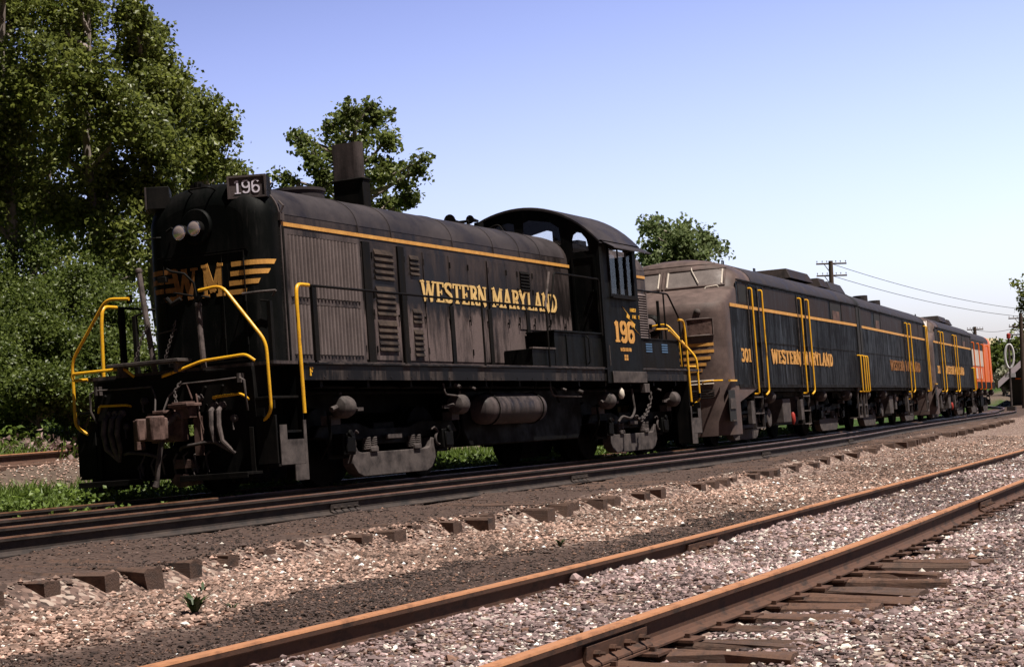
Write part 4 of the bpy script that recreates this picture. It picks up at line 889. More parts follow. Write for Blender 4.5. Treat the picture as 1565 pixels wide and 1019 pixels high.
        d = MB(); d.tube([fa_P(3.93, -1.05 + 2.1 * j / 16, .015) for j in range(17)], .018, 6); d.build('brow_rail', FAFRONT, nz)
        d = MB(); d.box(1.295, 1.31, -1.45, 1.45, .3, 1.19); d.build('pilot_back', UNDER, nz)
    d = MB(); d.box(x1, x1 + .16, -.45, .45, 1.35, 3.5); 
    if not nose: d.box(-.1, x0, -.45, .45, 1.35, 3.5)
    d.build('diaphragm', DARKIN, root, bevel=.03)
    coupler(root, x1, 1)
    if not nose: coupler(root, x0, -1)
    else: coupler(root, .30, -1)
    return root
fa = make_fa('diesel_locomotive', True); fa.matrix_world = vehicle_matrix(17.1)
tag(fa, 'brown-dusted streamlined cab unit 301 with rounded nose, coupled directly behind the black road switcher', 'locomotive', 'locomotives coupled in one train')
fb = make_fa('diesel_locomotive', False); fb.matrix_world = vehicle_matrix(32.85)
tag(fb, 'cabless booster unit with blue-grey streaked side, second streamlined unit from the road switcher', 'locomotive', 'locomotives coupled in one train')
fc = copy_tree(fa); fc.matrix_world = vehicle_matrix(49.4)
tag(fc, 'pale-fronted streamlined cab unit behind the booster, just ahead of the orange locomotive', 'locomotive', 'locomotives coupled in one train')
PALE = weathered('cream_and_sunlit_look', (.45, .38, .36), (.6, .52, .5), .3, .7, 2, (.4, .6), False)  # sunlit look put into the windshield and number-glass colour, cream on the bars
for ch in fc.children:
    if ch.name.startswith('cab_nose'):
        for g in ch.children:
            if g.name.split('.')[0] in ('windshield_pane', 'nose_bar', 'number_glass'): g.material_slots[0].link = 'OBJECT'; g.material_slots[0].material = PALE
# orange hood unit at the tail
og = empty('diesel_locomotive'); tag(og, 'orange locomotive with a cream side panel at the far end of the train', 'locomotive', 'locomotives coupled in one train')
b = MB(); b.box(.3, 10.6, -1.5, 1.5, 1.2, 1.5); b.build('underframe', BLACK, og)
b = MB(); rows = [[(x, y * 1.45 / HW, z) for y, z in [(-HW, 1.5)] + hood_arc(0, 17, HW, 3.45, 4.0) + [(HW, 1.5)]] for x in (.3, 10.2)]; b.grid(rows)
for r in rows: o = len(b.v); b.v += r; b.f += [tuple(i + o for i in t) for t in tessellate_polygon([[Vector((p[1], p[2], 0)) for p in r]])]
ob = b.build('carbody', ORANGE, og, smooth=40)
b = MB(); b.grid([[(x, y * 1.46 / HW, z) for y, z in hood_arc(-.01, 17, HW, 3.45, 4.0)] for x in (.28, 8.9)]); b.build('roof_panel', ROOFM, ob)
for s in (-1, 1):
    b = MB(); b.box(.32, 5.6, s * 1.452, s * 1.47, 2.25, 3.0); b.build('cream_panel', CREAMP, ob)
    l = MB(); lettering(l, 'B&O', (lambda u, v, d: (u, -1.472 - d, v)) if s < 0 else (lambda u, v, d: (8 - u, 1.472 + d, v)), 2, 6, 2.35, 2.85); l.build('lettering', BLUET, ob) if False else None
    b = MB(); b.box(.32, 6.4, s * 1.452, s * 1.468, 3.02, 3.44); b.build('dark_window_band', DARKIN, ob)
    b = MB(); b.box(1.5, 2.6, s * 1.452, s * 1.468, 1.65, 2.15); b.box(3.4, 4.6, s * 1.452, s * 1.468, 1.65, 2.15); b.build('side_grille', CREAMP, ob)
    for x in (.5, 2.9, 5.0, 7.8): b = MB(); b.pipe([(x, s * 1.46, 3.3), (x, s * 1.56, 3.3), (x, s * 1.56, 1.15), (x, s * 1.46, 1.15)], .03); b.build('grab_rail', ORANGE, og)
for c in (2.4, 8.2): make_truck(og, c)
b = MB(); b.box(4.6, 6.0, -1.3, 1.3, .35, 1.2); b.build('fuel_tank', UNDER, og)
og.matrix_world = vehicle_matrix(65.1)

# ================================================================== ground
def smooth(a, b, x): t = np.clip((x - a) / (b - a), 0, 1); return t * t * (3 - 2 * t)
def devn(X):
    X = np.asarray(X, float); y = np.where(X < 8, 0, np.where(X < 34, (X - 8) ** 2 / 600, 26 ** 2 / 600 + (X - 34) * 26 / 300)); return y
def near_dev(X):
    X = np.asarray(X, float); return np.where(X < -8, 0, np.where(X < -3, (X + 8) ** 2 * .0037, .0925 + .037 * (X + 3))) + np.where(X > 15, (X - 15) ** 2 * .0016, 0)
def vnoise(x, y, s, seed=0):
    r = np.random.default_rng(seed); T = r.random((64, 64)); x = np.asarray(x) / s; y = np.asarray(y) / s
    i, j = np.floor(x).astype(int), np.floor(y).astype(int); u, v = x - i, y - j; u = u * u * (3 - 2 * u); v = v * v * (3 - 2 * v)
    g = lambda a, b: T[a % 64, b % 64]
    return (g(i, j) * (1 - u) + g(i + 1, j) * u) * (1 - v) + (g(i, j + 1) * (1 - u) + g(i + 1, j + 1) * u) * v
def ground(X, Y):
    X = np.asarray(X, float); Y = np.asarray(Y, float); d = devn(np.minimum(X, 90)); t = Y - d; nd = near_dev(np.minimum(X, 50)); q = Y - nd
    z = np.full(np.broadcast(X, Y).shape, -.33)
    nar = 1.35 * smooth(6, 27, X); z = z + .158 * smooth(-4.66, -4.33, t - nar + .2 * (vnoise(X, Y, .8, 9) - .5)) * (1 - smooth(1.4, 2.4, t))        # ballast of the train's track
    z = z + .09 * smooth(-9.78, -9.6, q) * (1 - smooth(-8.3, -7.9, q)) - .03 * smooth(-10.9, -9.9, q) * (1 - smooth(-9.78, -9.6, q))      # ballast of the near track
    z = z - .05 * smooth(-8.2, -7.6, q) * (1 - smooth(-6.6, -5.6, q))       # dirty hollow between the tracks
    z = z + .68 * smooth(3.0, 6.2, t) + .9 * smooth(8.5, 15, t) + 2.0 * smooth(15, 60, t)
    z = z + .06 * (vnoise(X, Y, 1.7, 1) - .5) + .03 * (vnoise(X, Y, .45, 2) - .5)
    z = z + .15 * (vnoise(X, Y, 6, 3) - .5) * (smooth(2, 5, t))
    return z + np.clip((X - 80) * .011, 0, .9)
def sheet(name, xs, ys, material, dz=0):
    Xg, Yg = np.meshgrid(xs, ys, indexing='ij'); Z = ground(Xg, Yg) + dz
    v = np.stack([Xg, Yg, Z], -1).reshape(-1, 3); a, b_ = len(xs), len(ys); i = np.arange(a - 1)[:, None] * b_ + np.arange(b_ - 1)[None]
    f = np.stack([i, i + b_, i + b_ + 1, i + 1], -1).reshape(-1, 4)
    me = bpy.data.meshes.new(name); me.vertices.add(len(v)); me.vertices.foreach_set('co', v.ravel()); me.loops.add(f.size); me.loops.foreach_set('vertex_index', f.ravel())
    me.polygons.add(len(f)); me.polygons.foreach_set('loop_start', np.arange(0, f.size, 4)); me.update(); me.validate(); me.materials.append(material); me.shade_smooth()
    o = bpy.data.objects.new(name, me); col.objects.link(o); return o
def spaced(parts):
    out = []
    for a, b, s in parts: out += list(np.arange(a, b, s))
    return np.array(out + [parts[-1][1]])
GM = bpy.data.materials.new('ground_soil'); GM.use_nodes = True
GM.node_tree.nodes['Principled BSDF'].inputs['Roughness'].default_value = .95; GM.node_tree.nodes['Principled BSDF'].inputs['Specular IOR Level'].default_value = .15
geo = N(GM, 'ShaderNodeAttribute', attribute_name='zone'); sep = N(GM, 'ShaderNodeSeparateColor'); GM.node_tree.links.new(geo.outputs['Color'], sep.inputs[0])
vor = N(GM, 'ShaderNodeTexVoronoi'); tcg = N(GM, 'ShaderNodeTexCoord'); vor.inputs['Scale'].default_value = 22; GM.node_tree.links.new(tcg.outputs['Object'], vor.inputs['Vector'])
vs_ = N(GM, 'ShaderNodeSeparateColor'); GM.node_tree.links.new(vor.outputs['Color'], vs_.inputs[0])
stone = ramp(GM, vs_.outputs[0], [(0, (.05, .036, .032)), (.4, (.15, .10, .085)), (.75, (.26, .175, .145)), (1, (.4, .33, .28))])
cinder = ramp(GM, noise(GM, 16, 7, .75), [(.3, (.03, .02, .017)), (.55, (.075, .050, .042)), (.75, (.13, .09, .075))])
soil = ramp(GM, noise(GM, 3, 6, .7), [(.3, (.06, .045, .035)), (.6, (.12, .09, .07)), (.8, (.17, .13, .11))])
green = ramp(GM, noise(GM, 5, 6, .7, offs=(3, 3, 3)), [(.3, (.018, .035, .008)), (.6, (.04, .075, .015)), (.8, (.08, .09, .03))])
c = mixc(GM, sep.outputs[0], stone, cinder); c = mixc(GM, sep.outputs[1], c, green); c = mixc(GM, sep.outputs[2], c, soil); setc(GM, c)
bump(GM, vor.outputs['Distance'], .8, .03)
def zones(X, Y):
    t = Y - devn(np.minimum(X, 90)); q = Y - near_dev(np.minimum(X, 50)); n = (vnoise(X, Y, 1.3, 5) - .5) * .9 + (vnoise(X, Y, .35, 6) - .5) * .35
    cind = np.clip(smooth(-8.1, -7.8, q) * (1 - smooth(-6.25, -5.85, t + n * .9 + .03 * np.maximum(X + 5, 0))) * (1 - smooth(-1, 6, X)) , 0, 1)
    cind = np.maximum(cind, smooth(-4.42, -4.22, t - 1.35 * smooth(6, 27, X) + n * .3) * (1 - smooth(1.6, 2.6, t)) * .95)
    gr = smooth(1.2, 2.2, t + n) * (1 - smooth(4.3, 5.0, t + n)) + smooth(8.6, 9.6, t + n)
    so_ = smooth(4.3, 5.0, t + n) * (1 - smooth(8.6, 9.6, t + n)) * .9
    return cind, np.clip(gr, 0, 1), np.clip(so_, 0, 1)
gnd = sheet('ground', spaced([(-1500, -200, 100), (-200, -20, 10), (-20, 30, .22), (30, 100, .8), (100, 300, 5), (300, 2500, 100)]), spaced([(-1500, -100, 100), (-100, -14, 6), (-14, 9, .18), (9, 40, .8), (40, 100, 5), (100, 2000, 100)]), GM)
tag(gnd, kind='structure')
co = np.empty(len(gnd.data.vertices) * 3); gnd.data.vertices.foreach_get('co', co); co = co.reshape(-1, 3)
za, zb_, zc = zones(co[:, 0], co[:, 1]); at = gnd.data.color_attributes.new('zone', 'FLOAT_COLOR', 'POINT')
at.data.foreach_set('color', np.stack([za, zb_, zc, np.ones_like(za)], -1).ravel())

# loose stones as one mass of real geometry
ico = [];
t_ = (1 + 5 ** .5) / 2
iv = np.array([(-1, t_, 0), (1, t_, 0), (-1, -t_, 0), (1, -t_, 0), (0, -1, t_), (0, 1, t_), (0, -1, -t_), (0, 1, -t_), (t_, 0, -1), (t_, 0, 1), (-t_, 0, -1), (-t_, 0, 1)]) / math.hypot(1, t_)
if_ = np.array([(0, 11, 5), (0, 5, 1), (0, 1, 7), (0, 7, 10), (0, 10, 11), (1, 5, 9), (5, 11, 4), (11, 10, 2), (10, 7, 6), (7, 1, 8), (3, 9, 4), (3, 4, 2), (3, 2, 6), (3, 6, 8), (3, 8, 9), (4, 9, 5), (2, 4, 11), (6, 2, 10), (8, 6, 7), (9, 8, 1)])
def mesh_from(name, V, F, C, material, label=None, flat=True):
    me = bpy.data.meshes.new(name); k = F.shape[1]; me.vertices.add(len(V)); me.vertices.foreach_set('co', V.astype(np.float32).ravel()); me.loops.add(F.size); me.loops.foreach_set('vertex_index', F.astype(np.int32).ravel())
    me.polygons.add(len(F)); me.polygons.foreach_set('loop_start', np.arange(0, F.size, k, dtype=np.int32)); me.update()
    if C is not None:
        a = me.color_attributes.new('tone', 'FLOAT_COLOR', 'POINT'); a.data.foreach_set('color', np.concatenate([C, np.ones((len(C), 1))], 1).astype(np.float32).ravel())
    me.shade_flat(); me.materials.append(material); o = bpy.data.objects.new(name, me); col.objects.link(o); return o
SM = mat('stone', (.2, .15, .13), .85, 0, .25); an = N(SM, 'ShaderNodeAttribute', attribute_name='tone'); setc(SM, mixc(SM, .35, an.outputs['Color'], ramp(SM, noise(SM, 70, 3, .7), [(.3, G3(.5)), (.7, G3(1.4))]), 'MULTIPLY'))
n = 860000
rr_ = 3.6 * (58 / 3.6) ** (rng.random(n) ** .95); th_ = R(24.7) + (rng.random(n) - .5) * R(46)
sx, sy = CAM[0] + rr_ * np.cos(th_), CAM[1] + rr_ * np.sin(th_)
tt = sy - devn(np.minimum(sx, 90)); qq = sy - near_dev(np.minimum(sx, 50)); nn = (vnoise(sx, sy, 1.1, 8) - .5)
keep = (tt < 9.0) & (rng.random(n) < np.where(tt > 1.6, np.where(tt > 4.6, .35, .05), np.where(tt > -4.7, .5, 1)))
# leave the timbers of the near track showing on the camera side
sx, sy, tt, qq, nn, rr_ = (a[keep] for a in (sx, sy, tt, qq, nn, rr_)); n = len(sx)
tx_ = np.abs((sx + 14.0 + .265) % .53 - .265)
on_tie = (qq < -9.82) & (qq > -10.55) & (tx_ < .13) & (sx < -3.5) & (rng.random(n) < .80 - .5 * (vnoise(sx, sy, .5, 77) > .62))
under = (tt > -4.28) & (tt < -.9) & (rng.random(n) < .72 - .5 * smooth(10, 25, sx))
under |= (vnoise(sx, sy, .8, 55) > .70) & (rng.random(n) < .75)
sx, sy, tt, qq, nn, rr_ = (a[~(on_tie | under)] for a in (sx, sy, tt, qq, nn, rr_)); n = len(sx)
za, zb_, zc = zones(sx, sy)
size = rng.lognormal(math.log(.0102), .38, n) * np.where(za > .5, .62, 1) * np.clip(rr_ / 11, 1, 1.45) * np.where(qq < -8.3, .9, 1.0)
size = np.clip(size, .006, .030); big = rng.random(n) < .006; size[big] *= 1.6
V = np.repeat(iv[None], n, 0) * (1 + (rng.random((n, 12, 1)) - .5) * .8)
V = V * np.stack([.8 + rng.random(n) * .7, .7 + rng.random(n) * .6, .45 + rng.random(n) * .35], -1)[:, None]
ang = rng.random(n) * 6.283; ca, sa = np.cos(ang)[:, None], np.sin(ang)[:, None]
tl = (rng.random(n) - .5)[:, None] * 1.0
Vx, Vy, Vz = V[..., 0], V[..., 1], V[..., 2]; Vy, Vz = Vy * np.cos(tl) - Vz * np.sin(tl), Vy * np.sin(tl) + Vz * np.cos(tl)
V = np.stack([Vx * ca - Vy * sa, Vx * sa + Vy * ca, Vz], -1) * size[:, None, None]
V += np.stack([sx, sy, ground(sx, sy) + size * (.15 + .5 * rng.random(n))], -1)[:, None]
pink = np.array([.31, .205, .165]); grey = np.array([.25, .18, .175]); dark = np.array([.07, .048, .042]); white = np.array([.62, .56, .50]); brown = np.array([.13, .075, .055])
base = np.where((qq < -7.9)[:, None], grey, pink)
base = base * ((.50 + .85 * vnoise(sx, sy, 1.9, 12)) * (.75 + .5 * vnoise(sx, sy, .5, 13)))[:, None]
base = np.where((za > .5)[:, None], dark, base); u = rng.random(n)
base = np.where((u < .38)[:, None], base * .36, base); base = np.where(((u > .30) & (u < .42))[:, None], brown, base)
wp = np.where(qq < -7.9, .10, .055) * (.4 + 1.2 * vnoise(sx, sy, 1.8, 21)) * np.where(za > .5, .07, 1); base = np.where((rng.random(n) < wp)[:, None], white, base)
base = base * rng.lognormal(0, .33, n)[:, None]
octv = np.array([(1, 0, 0), (-1, 0, 0), (0, 1, 0), (0, -1, 0), (0, 0, 1), (0, 0, -1.)]); octf = np.array([(0, 2, 4), (2, 1, 4), (1, 3, 4), (3, 0, 4), (2, 0, 5), (1, 2, 5), (3, 1, 5), (0, 3, 5)])
cen = V.mean(1); nr = rr_ < 12.5; fr_ = ~nr; nn_ = int(nr.sum()); nf = int(fr_.sum())
Vn = V[nr].reshape(-1, 3); Vf = (cen[fr_][:, None] + octv[None] * size[fr_][:, None, None] * np.stack([.8 + rng.random((nf, 6)) * .6] * 3, -1) * np.array([1.15, 1.0, .62])).reshape(-1, 3)
Fn = (if_[None] + 12 * np.arange(nn_)[:, None, None]).reshape(-1, 3); Ff = (octf[None] + 12 * nn_ + 6 * np.arange(nf)[:, None, None]).reshape(-1, 3)
C = np.concatenate([np.repeat(np.clip(base[nr], 0, .75), 12, 0), np.repeat(np.clip(base[fr_], 0, .75), 6, 0)])
gv = mesh_from('gravel', np.concatenate([Vn, Vf]), np.concatenate([Fn, Ff]), C, SM); tag(gv, 'loose pinkish and grey ballast stones spread between the tracks', 'gravel', kind='stuff')

# ================================================================== tracks
def rail_prof(s=1.0): # half width, z (top = 0)
    return [(-.030, 0), (.030, 0), (.036, -.008), (.035, -.034), (.010, -.046), (.008, -.125), (.022, -.145), (.068, -.158), (.068, -.168), (-.068, -.168), (-.068, -.158), (-.022, -.145), (-.008, -.125), (-.010, -.046), (-.035, -.034), (-.036, -.008)]
def sweep(name, pts, parent, m_body, m_head, joints=(), jside=-1):
    """pts: list of (x,y,z top)"""
    P = [Vector(p) for p in pts]; pr = rail_prof(); rows = []
    for i, p in enumerate(P):
        d = (P[min(i + 1, len(P) - 1)] - P[max(0, i - 1)]).normalized(); nrm = Vector((-d.y, d.x, 0)).normalized()
        rows.append([tuple(p + nrm * a + Vector((0, 0, z))) for a, z in pr])
    b = MB(); b.grid(rows, closed=True); b.f += [tuple(range(16)), tuple(range(len(b.v) - 16, len(b.v)))]
    o = b.build(name, m_body, parent, smooth=30)
    h = MB(); hr = [[tuple(p + Vector((-(d := (P[min(i + 1, len(P) - 1)] - P[max(0, i - 1)]).normalized()).y, d.x, 0)).normalized() * a + Vector((0, 0, z))) for a, z in ((-.037, -.010), (-.031, .0015), (.031, .0015), (.037, -.010))] for i, p in enumerate(P)]
    h.grid(hr); h.build('rail_head', m_head, o, smooth=0)
    return o
def at_x(pts, x):
    for a, b in zip(pts, pts[1:]):
        if a[0] <= x <= b[0]:
            t = (x - a[0]) / (b[0] - a[0]); return Vector(a).lerp(Vector(b), t), (Vector(b) - Vector(a)).normalized()
def joint_bar(pts, x, parent, m, L=.62, bolts=4, s=-1):
    p, d = at_x(pts, x); nrm = Vector((-d.y, d.x, 0)).normalized() * 1.0
    M = Matrix.Translation(p) @ Matrix.Rotation(math.atan2(d.y, d.x), 4, 'Z')
    b = MB()
    for sd in (-1, 1):
        y0 = sd * .012; b.prism([(y0, -.05), (sd * .032, -.055), (sd * .026, -.12), (sd * .060, -.14), (sd * .062, -.15), (y0, -.145)], 0, -L / 2, L / 2)
        for k in range(bolts):
            x_ = -L / 2 + L * (k + .5) / bolts; b.cyl((x_, sd * .02, -.095), (x_, sd * .060, -.095), .018, 6); b.cyl((x_, sd * .02, -.095), (x_, sd * .085, -.095), .009, 6)
    b.v = [tuple(M @ Vector(q)) for q in b.v]; b.build('joint_bar', m, parent, smooth=30)
def tie(parent, c, ang, L, w_=.22, h=.17, m=TIED, top=0, jit=.02, copies=[]):
    b = MB(); r = random.Random(int(c[0] * 977 + c[1] * 31)); n = 9
    rows = []
    for k in range(n):
        y = -L / 2 + L * k / (n - 1); e = lambda: (r.random() - .5) * jit; hw = w_ / 2
        rows.append([(-hw + e(), y, -h), (-hw + e(), y, -.012 + e() * .5), (-hw + .02, y, e() * .4), (-hw * .3, y, e() * .8), (hw * .4, y, e() * .8), (hw - .02, y, e() * .4), (hw + e(), y, -.012 + e() * .5), (hw + e(), y, -h)])
    b.grid(rows, closed=True); b.f += [tuple(range(8)), tuple(range(8 * (n - 1), 8 * n))]
    M = Matrix.Translation(c) @ Matrix.Rotation(ang, 4, 'Z'); b.v = [tuple(M @ Vector(q)) for q in b.v]
    return b.build('tie', m, parent, smooth=0)
X80 = 86.0
def main_line(off, xa=-40., tail=True, z0=0.):
    pts = []
    for x in np.concatenate([np.arange(xa, 8, 4), np.arange(8, 34, 1.5), np.arange(34, X80, 4)]):
        th = math.atan((min(max(x, 8), 34) - 8) / 300); pts.append((x - math.sin(th) * off, dev(x) + math.cos(th) * off, z0 + grade(x) - BANK * off * .6))
    th = math.atan(26 / 300); cx, cy = X80 - math.sin(th) * 75, dev(X80) + math.cos(th) * 75   # then a tight curve to the left
    if tail:
        for k in range(0, 46):
            a = th + k * R(2.2); x, y = cx + math.sin(a) * (75 - off), cy - math.cos(a) * (75 - off); pts.append((x, y, z0 + min(.9, grade(X80) + k * .02)))
    return pts
# train's track
tk = empty('railway_track', loc=(0, 0, 0)); tag(tk, 'oily dark track carrying the train, sprouting weeds between its rails', 'railway track')
for off in (-.755, .755):
    p = main_line(off); o = sweep('rail', p, tk, RAILD, RAILS)
P0 = main_line(-.755)
for k, x in enumerate(np.arange(-20, 48, .56)):
    if x > 34: continue
    tie(tk, (x, dev(x), -.172 + grade(x)), math.atan((min(max(x, 8), 34) - 8) / 300) , 2.6, m=TIED)
# turnout track between the train and the camera: its rails close in on the train's track
tn = empty('railway_track', loc=(0, -2, 0)); tn_M = Matrix.Translation((0, 2, 0)); tag(tn, 'dark turnout rails on long jagged timbers right in front of the train', 'railway track')
def branch(a, c, xs=np.arange(-40, 86, 3.)):
    out = []
    for x in xs:
        q = a + (c - a) * float(smooth(14, 40, np.array(x))); out.append((x, dev(x) + q, grade(x)))
    return out
def deloc(o, root):
    o.matrix_parent_inverse = Matrix.Translation(-root.location); return o
B1 = branch(-1.50, -.95); B2 = branch(-2.58, -1.9)
for p in (B1, B2):
    o = sweep('rail', p, tn, RAILD, RAILS); deloc(o, tn)
    if p is B2:
        for x in (-.45, 6.5, 16.5, 26): joint_bar(p, x, o, RAILD)
TX = list(np.arange(-12.5, 27, .57))
for k, x in enumerate(TX):
    r = random.Random(k); L = 3.05 + r.random() * .34 - (.5 if r.random() < .15 else 0) - 1.35 * float(smooth(6, 27, np.array(x)))
    o = tie(tn, (x, dev(x) - 1.38 - L / 2, -.184 - .01 * r.random()), r.uniform(-.05, .05), L, .18 + .05 * r.random(), .17, TIEM, jit=.05); deloc(o, tn)
for k, x in enumerate(np.arange(27, 62, .62)):
    r = random.Random(k + 900); hd = math.atan((min(x, 34) - 8) / 300); L = 2.3 + r.random() * .5
    o = tie(tn, (x, dev(x) - 1.05 - L / 2 * .9, -.172 + grade(x)), hd + r.uniform(-.03, .03), L * .9, .2, .16, TIEM, jit=.03); deloc(o, tn)
# switch rods / loose tie plates dots along the timbers
# near track
nk = empty('railway_track', loc=(-6, -9, -.13)); tag(nk, 'rust-orange siding track crossing the foreground gravel nearest the camera', 'railway track')
def near_line(y0):
    out = []
    for x in np.concatenate([np.arange(-30, -9, 3), np.arange(-9, 0, .75), np.arange(0, 60, 3.)]): out.append((x, y0 + float(near_dev(x)), -.13))
    return out
N1, N2 = near_line(-8.235), near_line(-9.735)
for p, js in ((N1, (-4.3, 8.6)), (N2, (-10.15, 1.1))):
    o = sweep('rail', p, nk, RAILO, RAILT); deloc(o, nk)
    for x in js: joint_bar(p, x, o, RAILO, .8, 4)
    for x in np.arange(-13, 12, .53):
        sp_ = MB()
        q, d = at_x(p, x); 
        for sd in (-1, 1): sp_.box(q.x - .012, q.x + .012, q.y + sd * .072, q.y + sd * .10, -.13 - .175, -.13 - .145)
        if p is N2 or True: sp_.box(q.x - .10, q.x + .10, q.y - .15, q.y + .15, -.13 - .183, -.13 - .1685)
        sp_.build('tie_plate', RAILO, o)
for k, x in enumerate(np.arange(-14.0, 9, .53)):
    r = random.Random(k + 50); L = 2.50 + r.random() * .40
    if -9 < x < -3.4 and r.random() < .22: L -= .45
    y = -8.985 + float(near_dev(x)); o = tie(nk, (x, y - .14 - r.random() * .12, -.303 - (.05 if x > -4 else 0) - r.random() * .012), r.uniform(-.07, .07), L, .17 + .07 * r.random(), .16, TIEB if r.random() < .6 else TIEM, jit=.05); deloc(o, nk)
# siding beyond the train, on the left
lk = empty('railway_track', loc=(7, 7.5, .45)); tag(lk, 'rusty track in the weeds behind the front of the road switcher', 'railway track')
LA, LB = Vector((4.6, 6.68, .50)), Vector((8.8, 8.22, .50)); dl = (LB - LA).normalized(); nl_ = Vector((-dl.y, dl.x, 0))
for off in (0, 1.5):
    p = [tuple(LA + dl * s_ + nl_ * off) for s_ in (-30, -20, -10, -5, 0, 5, 10, 20, 40)]; o = sweep('rail', p, lk, RAILO, RAILT); deloc(o, lk)
for k in range(40):
    c = LA + dl * (-12 + k * .56) + nl_ * .75; o = tie(lk, (c.x, c.y, .335), math.atan2(dl.y, dl.x) , 2.6, m=TIEB); deloc(o, lk)
# ================================================================== vegetation
def leafmat(name, dark, light, spec=.6, rough=.45, trans=.35):
    M = mat(name, dark, rough, 0, spec); a = N(M, 'ShaderNodeAttribute', attribute_name='tone'); s_ = N(M, 'ShaderNodeSeparateColor'); M.node_tree.links.new(a.outputs['Color'], s_.inputs[0])
    c = ramp(M, s_.outputs[0], [(0, dark), (1, light)]); setc(M, c)
    t = M.node_tree; b = t.nodes['Principled BSDF']; tr = t.nodes.new('ShaderNodeBsdfTranslucent'); mx = t.nodes.new('ShaderNodeMixShader'); mx.inputs[0].default_value = trans
    t.links.new(c, tr.inputs[0]); o = t.nodes['Material Output']; t.links.new(b.outputs[0], mx.inputs[1]); t.links.new(tr.outputs[0], mx.inputs[2]); t.links.new(mx.outputs[0], o.inputs[0]); return M
LEAF = leafmat('poplar_leaf', (.045, .068, .014), (.28, .31, .07), .5, .42, .5)
LEAF2 = leafmat('bright_poplar_leaf', (.045, .07, .018), (.25, .29, .08), .5, .42, .5)
BUSH = leafmat('bush_leaf', (.035, .058, .013), (.20, .25, .055), .5, .45, .5)
GRASSM = leafmat('weed_leaf', (.06, .10, .016), (.20, .28, .05), .5, .5)
BARK = weathered('pale_bark', (.10, .08, .07), (.32, .27, .24), .35, .6, 3, (.8, .9))
BARKD = weathered('dark_bark', (.03, .025, .022), (.07, .055, .045), .35, .6, 3, (.8, .9))
def leaves(name, C, sizes, material, parent, flat=.0, seed=0, aspect=.75):
    """one small folded leaf face per point"""
    r = np.random.default_rng(seed); n = len(C); nrm = r.normal(size=(n, 3)); nrm[:, 2] = nrm[:, 2] * .9 + flat; nrm /= np.linalg.norm(nrm, axis=1)[:, None]
    a = np.cross(nrm, r.normal(size=(n, 3))); a /= np.linalg.norm(a, axis=1)[:, None] + 1e-9; b_ = np.cross(nrm, a); s_ = sizes[:, None]
    b_ = b_
    V = np.stack([C - a * s_, C + b_ * s_ * aspect - nrm * s_ * .15, C + a * s_, C - b_ * s_ * aspect - nrm * s_ * .15], 1).reshape(-1, 3)
    F = np.arange(n * 4).reshape(-1, 4); tone = np.clip(r.beta(2, 2.2, n) + .25 * (vnoise(C[:, 0] * 1.0 + C[:, 2], C[:, 1] + C[:, 2] * .7, .9, 4) - .5), 0, 1)
    o = mesh_from(name, V, F, np.repeat(np.repeat(tone[:, None], 3, 1), 4, 0), material)
    if parent:
        o.parent = parent; o.matrix_parent_inverse = Matrix.Translation(-parent.location)
    return o
def tree(name, base, blobs, n, ls, label, cat='tree', group=None, leaf=LEAF, bark=BARK, tr=.16, seed=1, clump=.33, per=30, fill=.72):
    root = empty(name, loc=base); tag(root, label, cat, group); r = np.random.default_rng(seed); B = Vector(base)
    cs = [Vector(b[:3]) for b in blobs]; topz = max(c.z for c in cs); cen = sum((Vector((c.x, c.y, 0)) for c in cs), Vector()) / len(cs)
    b = MB(); trunk = [B - Vector((0, 0, .4))]
    for k in range(1, 7):
        t = k / 6; trunk.append(Vector((B.x + (cen.x - B.x) * t + r.normal() * .1, B.y + (cen.y - B.y) * t + r.normal() * .1, B.z + (topz - B.z) * t)))
    b.tube(trunk, [tr * (1.15 - .95 * k / 6) for k in range(7)], 8)
    for c, bl in zip(cs, blobs):
        tz = max(B.z + .4, c.z - .55 * (bl[3] + 1)); t = min(.95, max(.1, (tz - B.z) / (topz - B.z))); k = t * 6; i = int(k); s0 = trunk[i].lerp(trunk[min(6, i + 1)], k - i)
        m_ = s0.lerp(c, .5) + Vector((r.normal() * .15, r.normal() * .15, -.1)); b.tube([s0, m_, c, c + Vector((r.normal() * .2, r.normal() * .2, bl[3] * .6))], [tr * .42, tr * .3, tr * .16, tr * .05], 6)
        for q in range(4):
            e = c + Vector((r.normal(), r.normal(), r.normal() * .7)).normalized() * bl[3] * .8; b.tube([c.lerp(m_, .3), e], [tr * .13, tr * .03], 5)
    t_o = b.build('trunk', bark, root, smooth=60); t_o.matrix_parent_inverse = Matrix.Translation(-root.location)
    vol = np.array([bl[3] * (bl[4] if len(bl) > 4 else bl[3]) for bl in blobs]); vol /= vol.sum(); pts = []
    for bl, v in zip(blobs, vol):
        rx = bl[3]; rz = bl[4] if len(bl) > 4 else bl[3]; m_ = max(3, int(n * v / per)); d = r.normal(size=(m_, 3)); d /= np.linalg.norm(d, axis=1)[:, None]; rad = r.random(m_) ** fill
        cc = np.array(bl[:3]) + d * rad[:, None] * np.array([rx, rx, rz]); k = np.repeat(cc, per, 0); cl = clump * (.5 + .8 * np.repeat(r.random(m_), per))
        pts.append(k + np.clip(r.normal(size=(len(k), 3)), -1.5, 1.5) * cl[:, None] * np.array([.55, .55, .42]))
    P = np.concatenate(pts); P = P[P[:, 2] > ground(P[:, 0], P[:, 1]) + .1]
    leaves('crown', P, ls * (.6 + .8 * r.random(len(P))), leaf, root, .7, seed + 5)
    return root
def along(u, D):  # point on the ground at bearing of the left/right picture position; only used to read positions off the photograph
    a = R(24.745) - math.atan((u - 782.5) / 2762.0); return CAM[0] + D * math.cos(a), CAM[1] + D * math.sin(a)
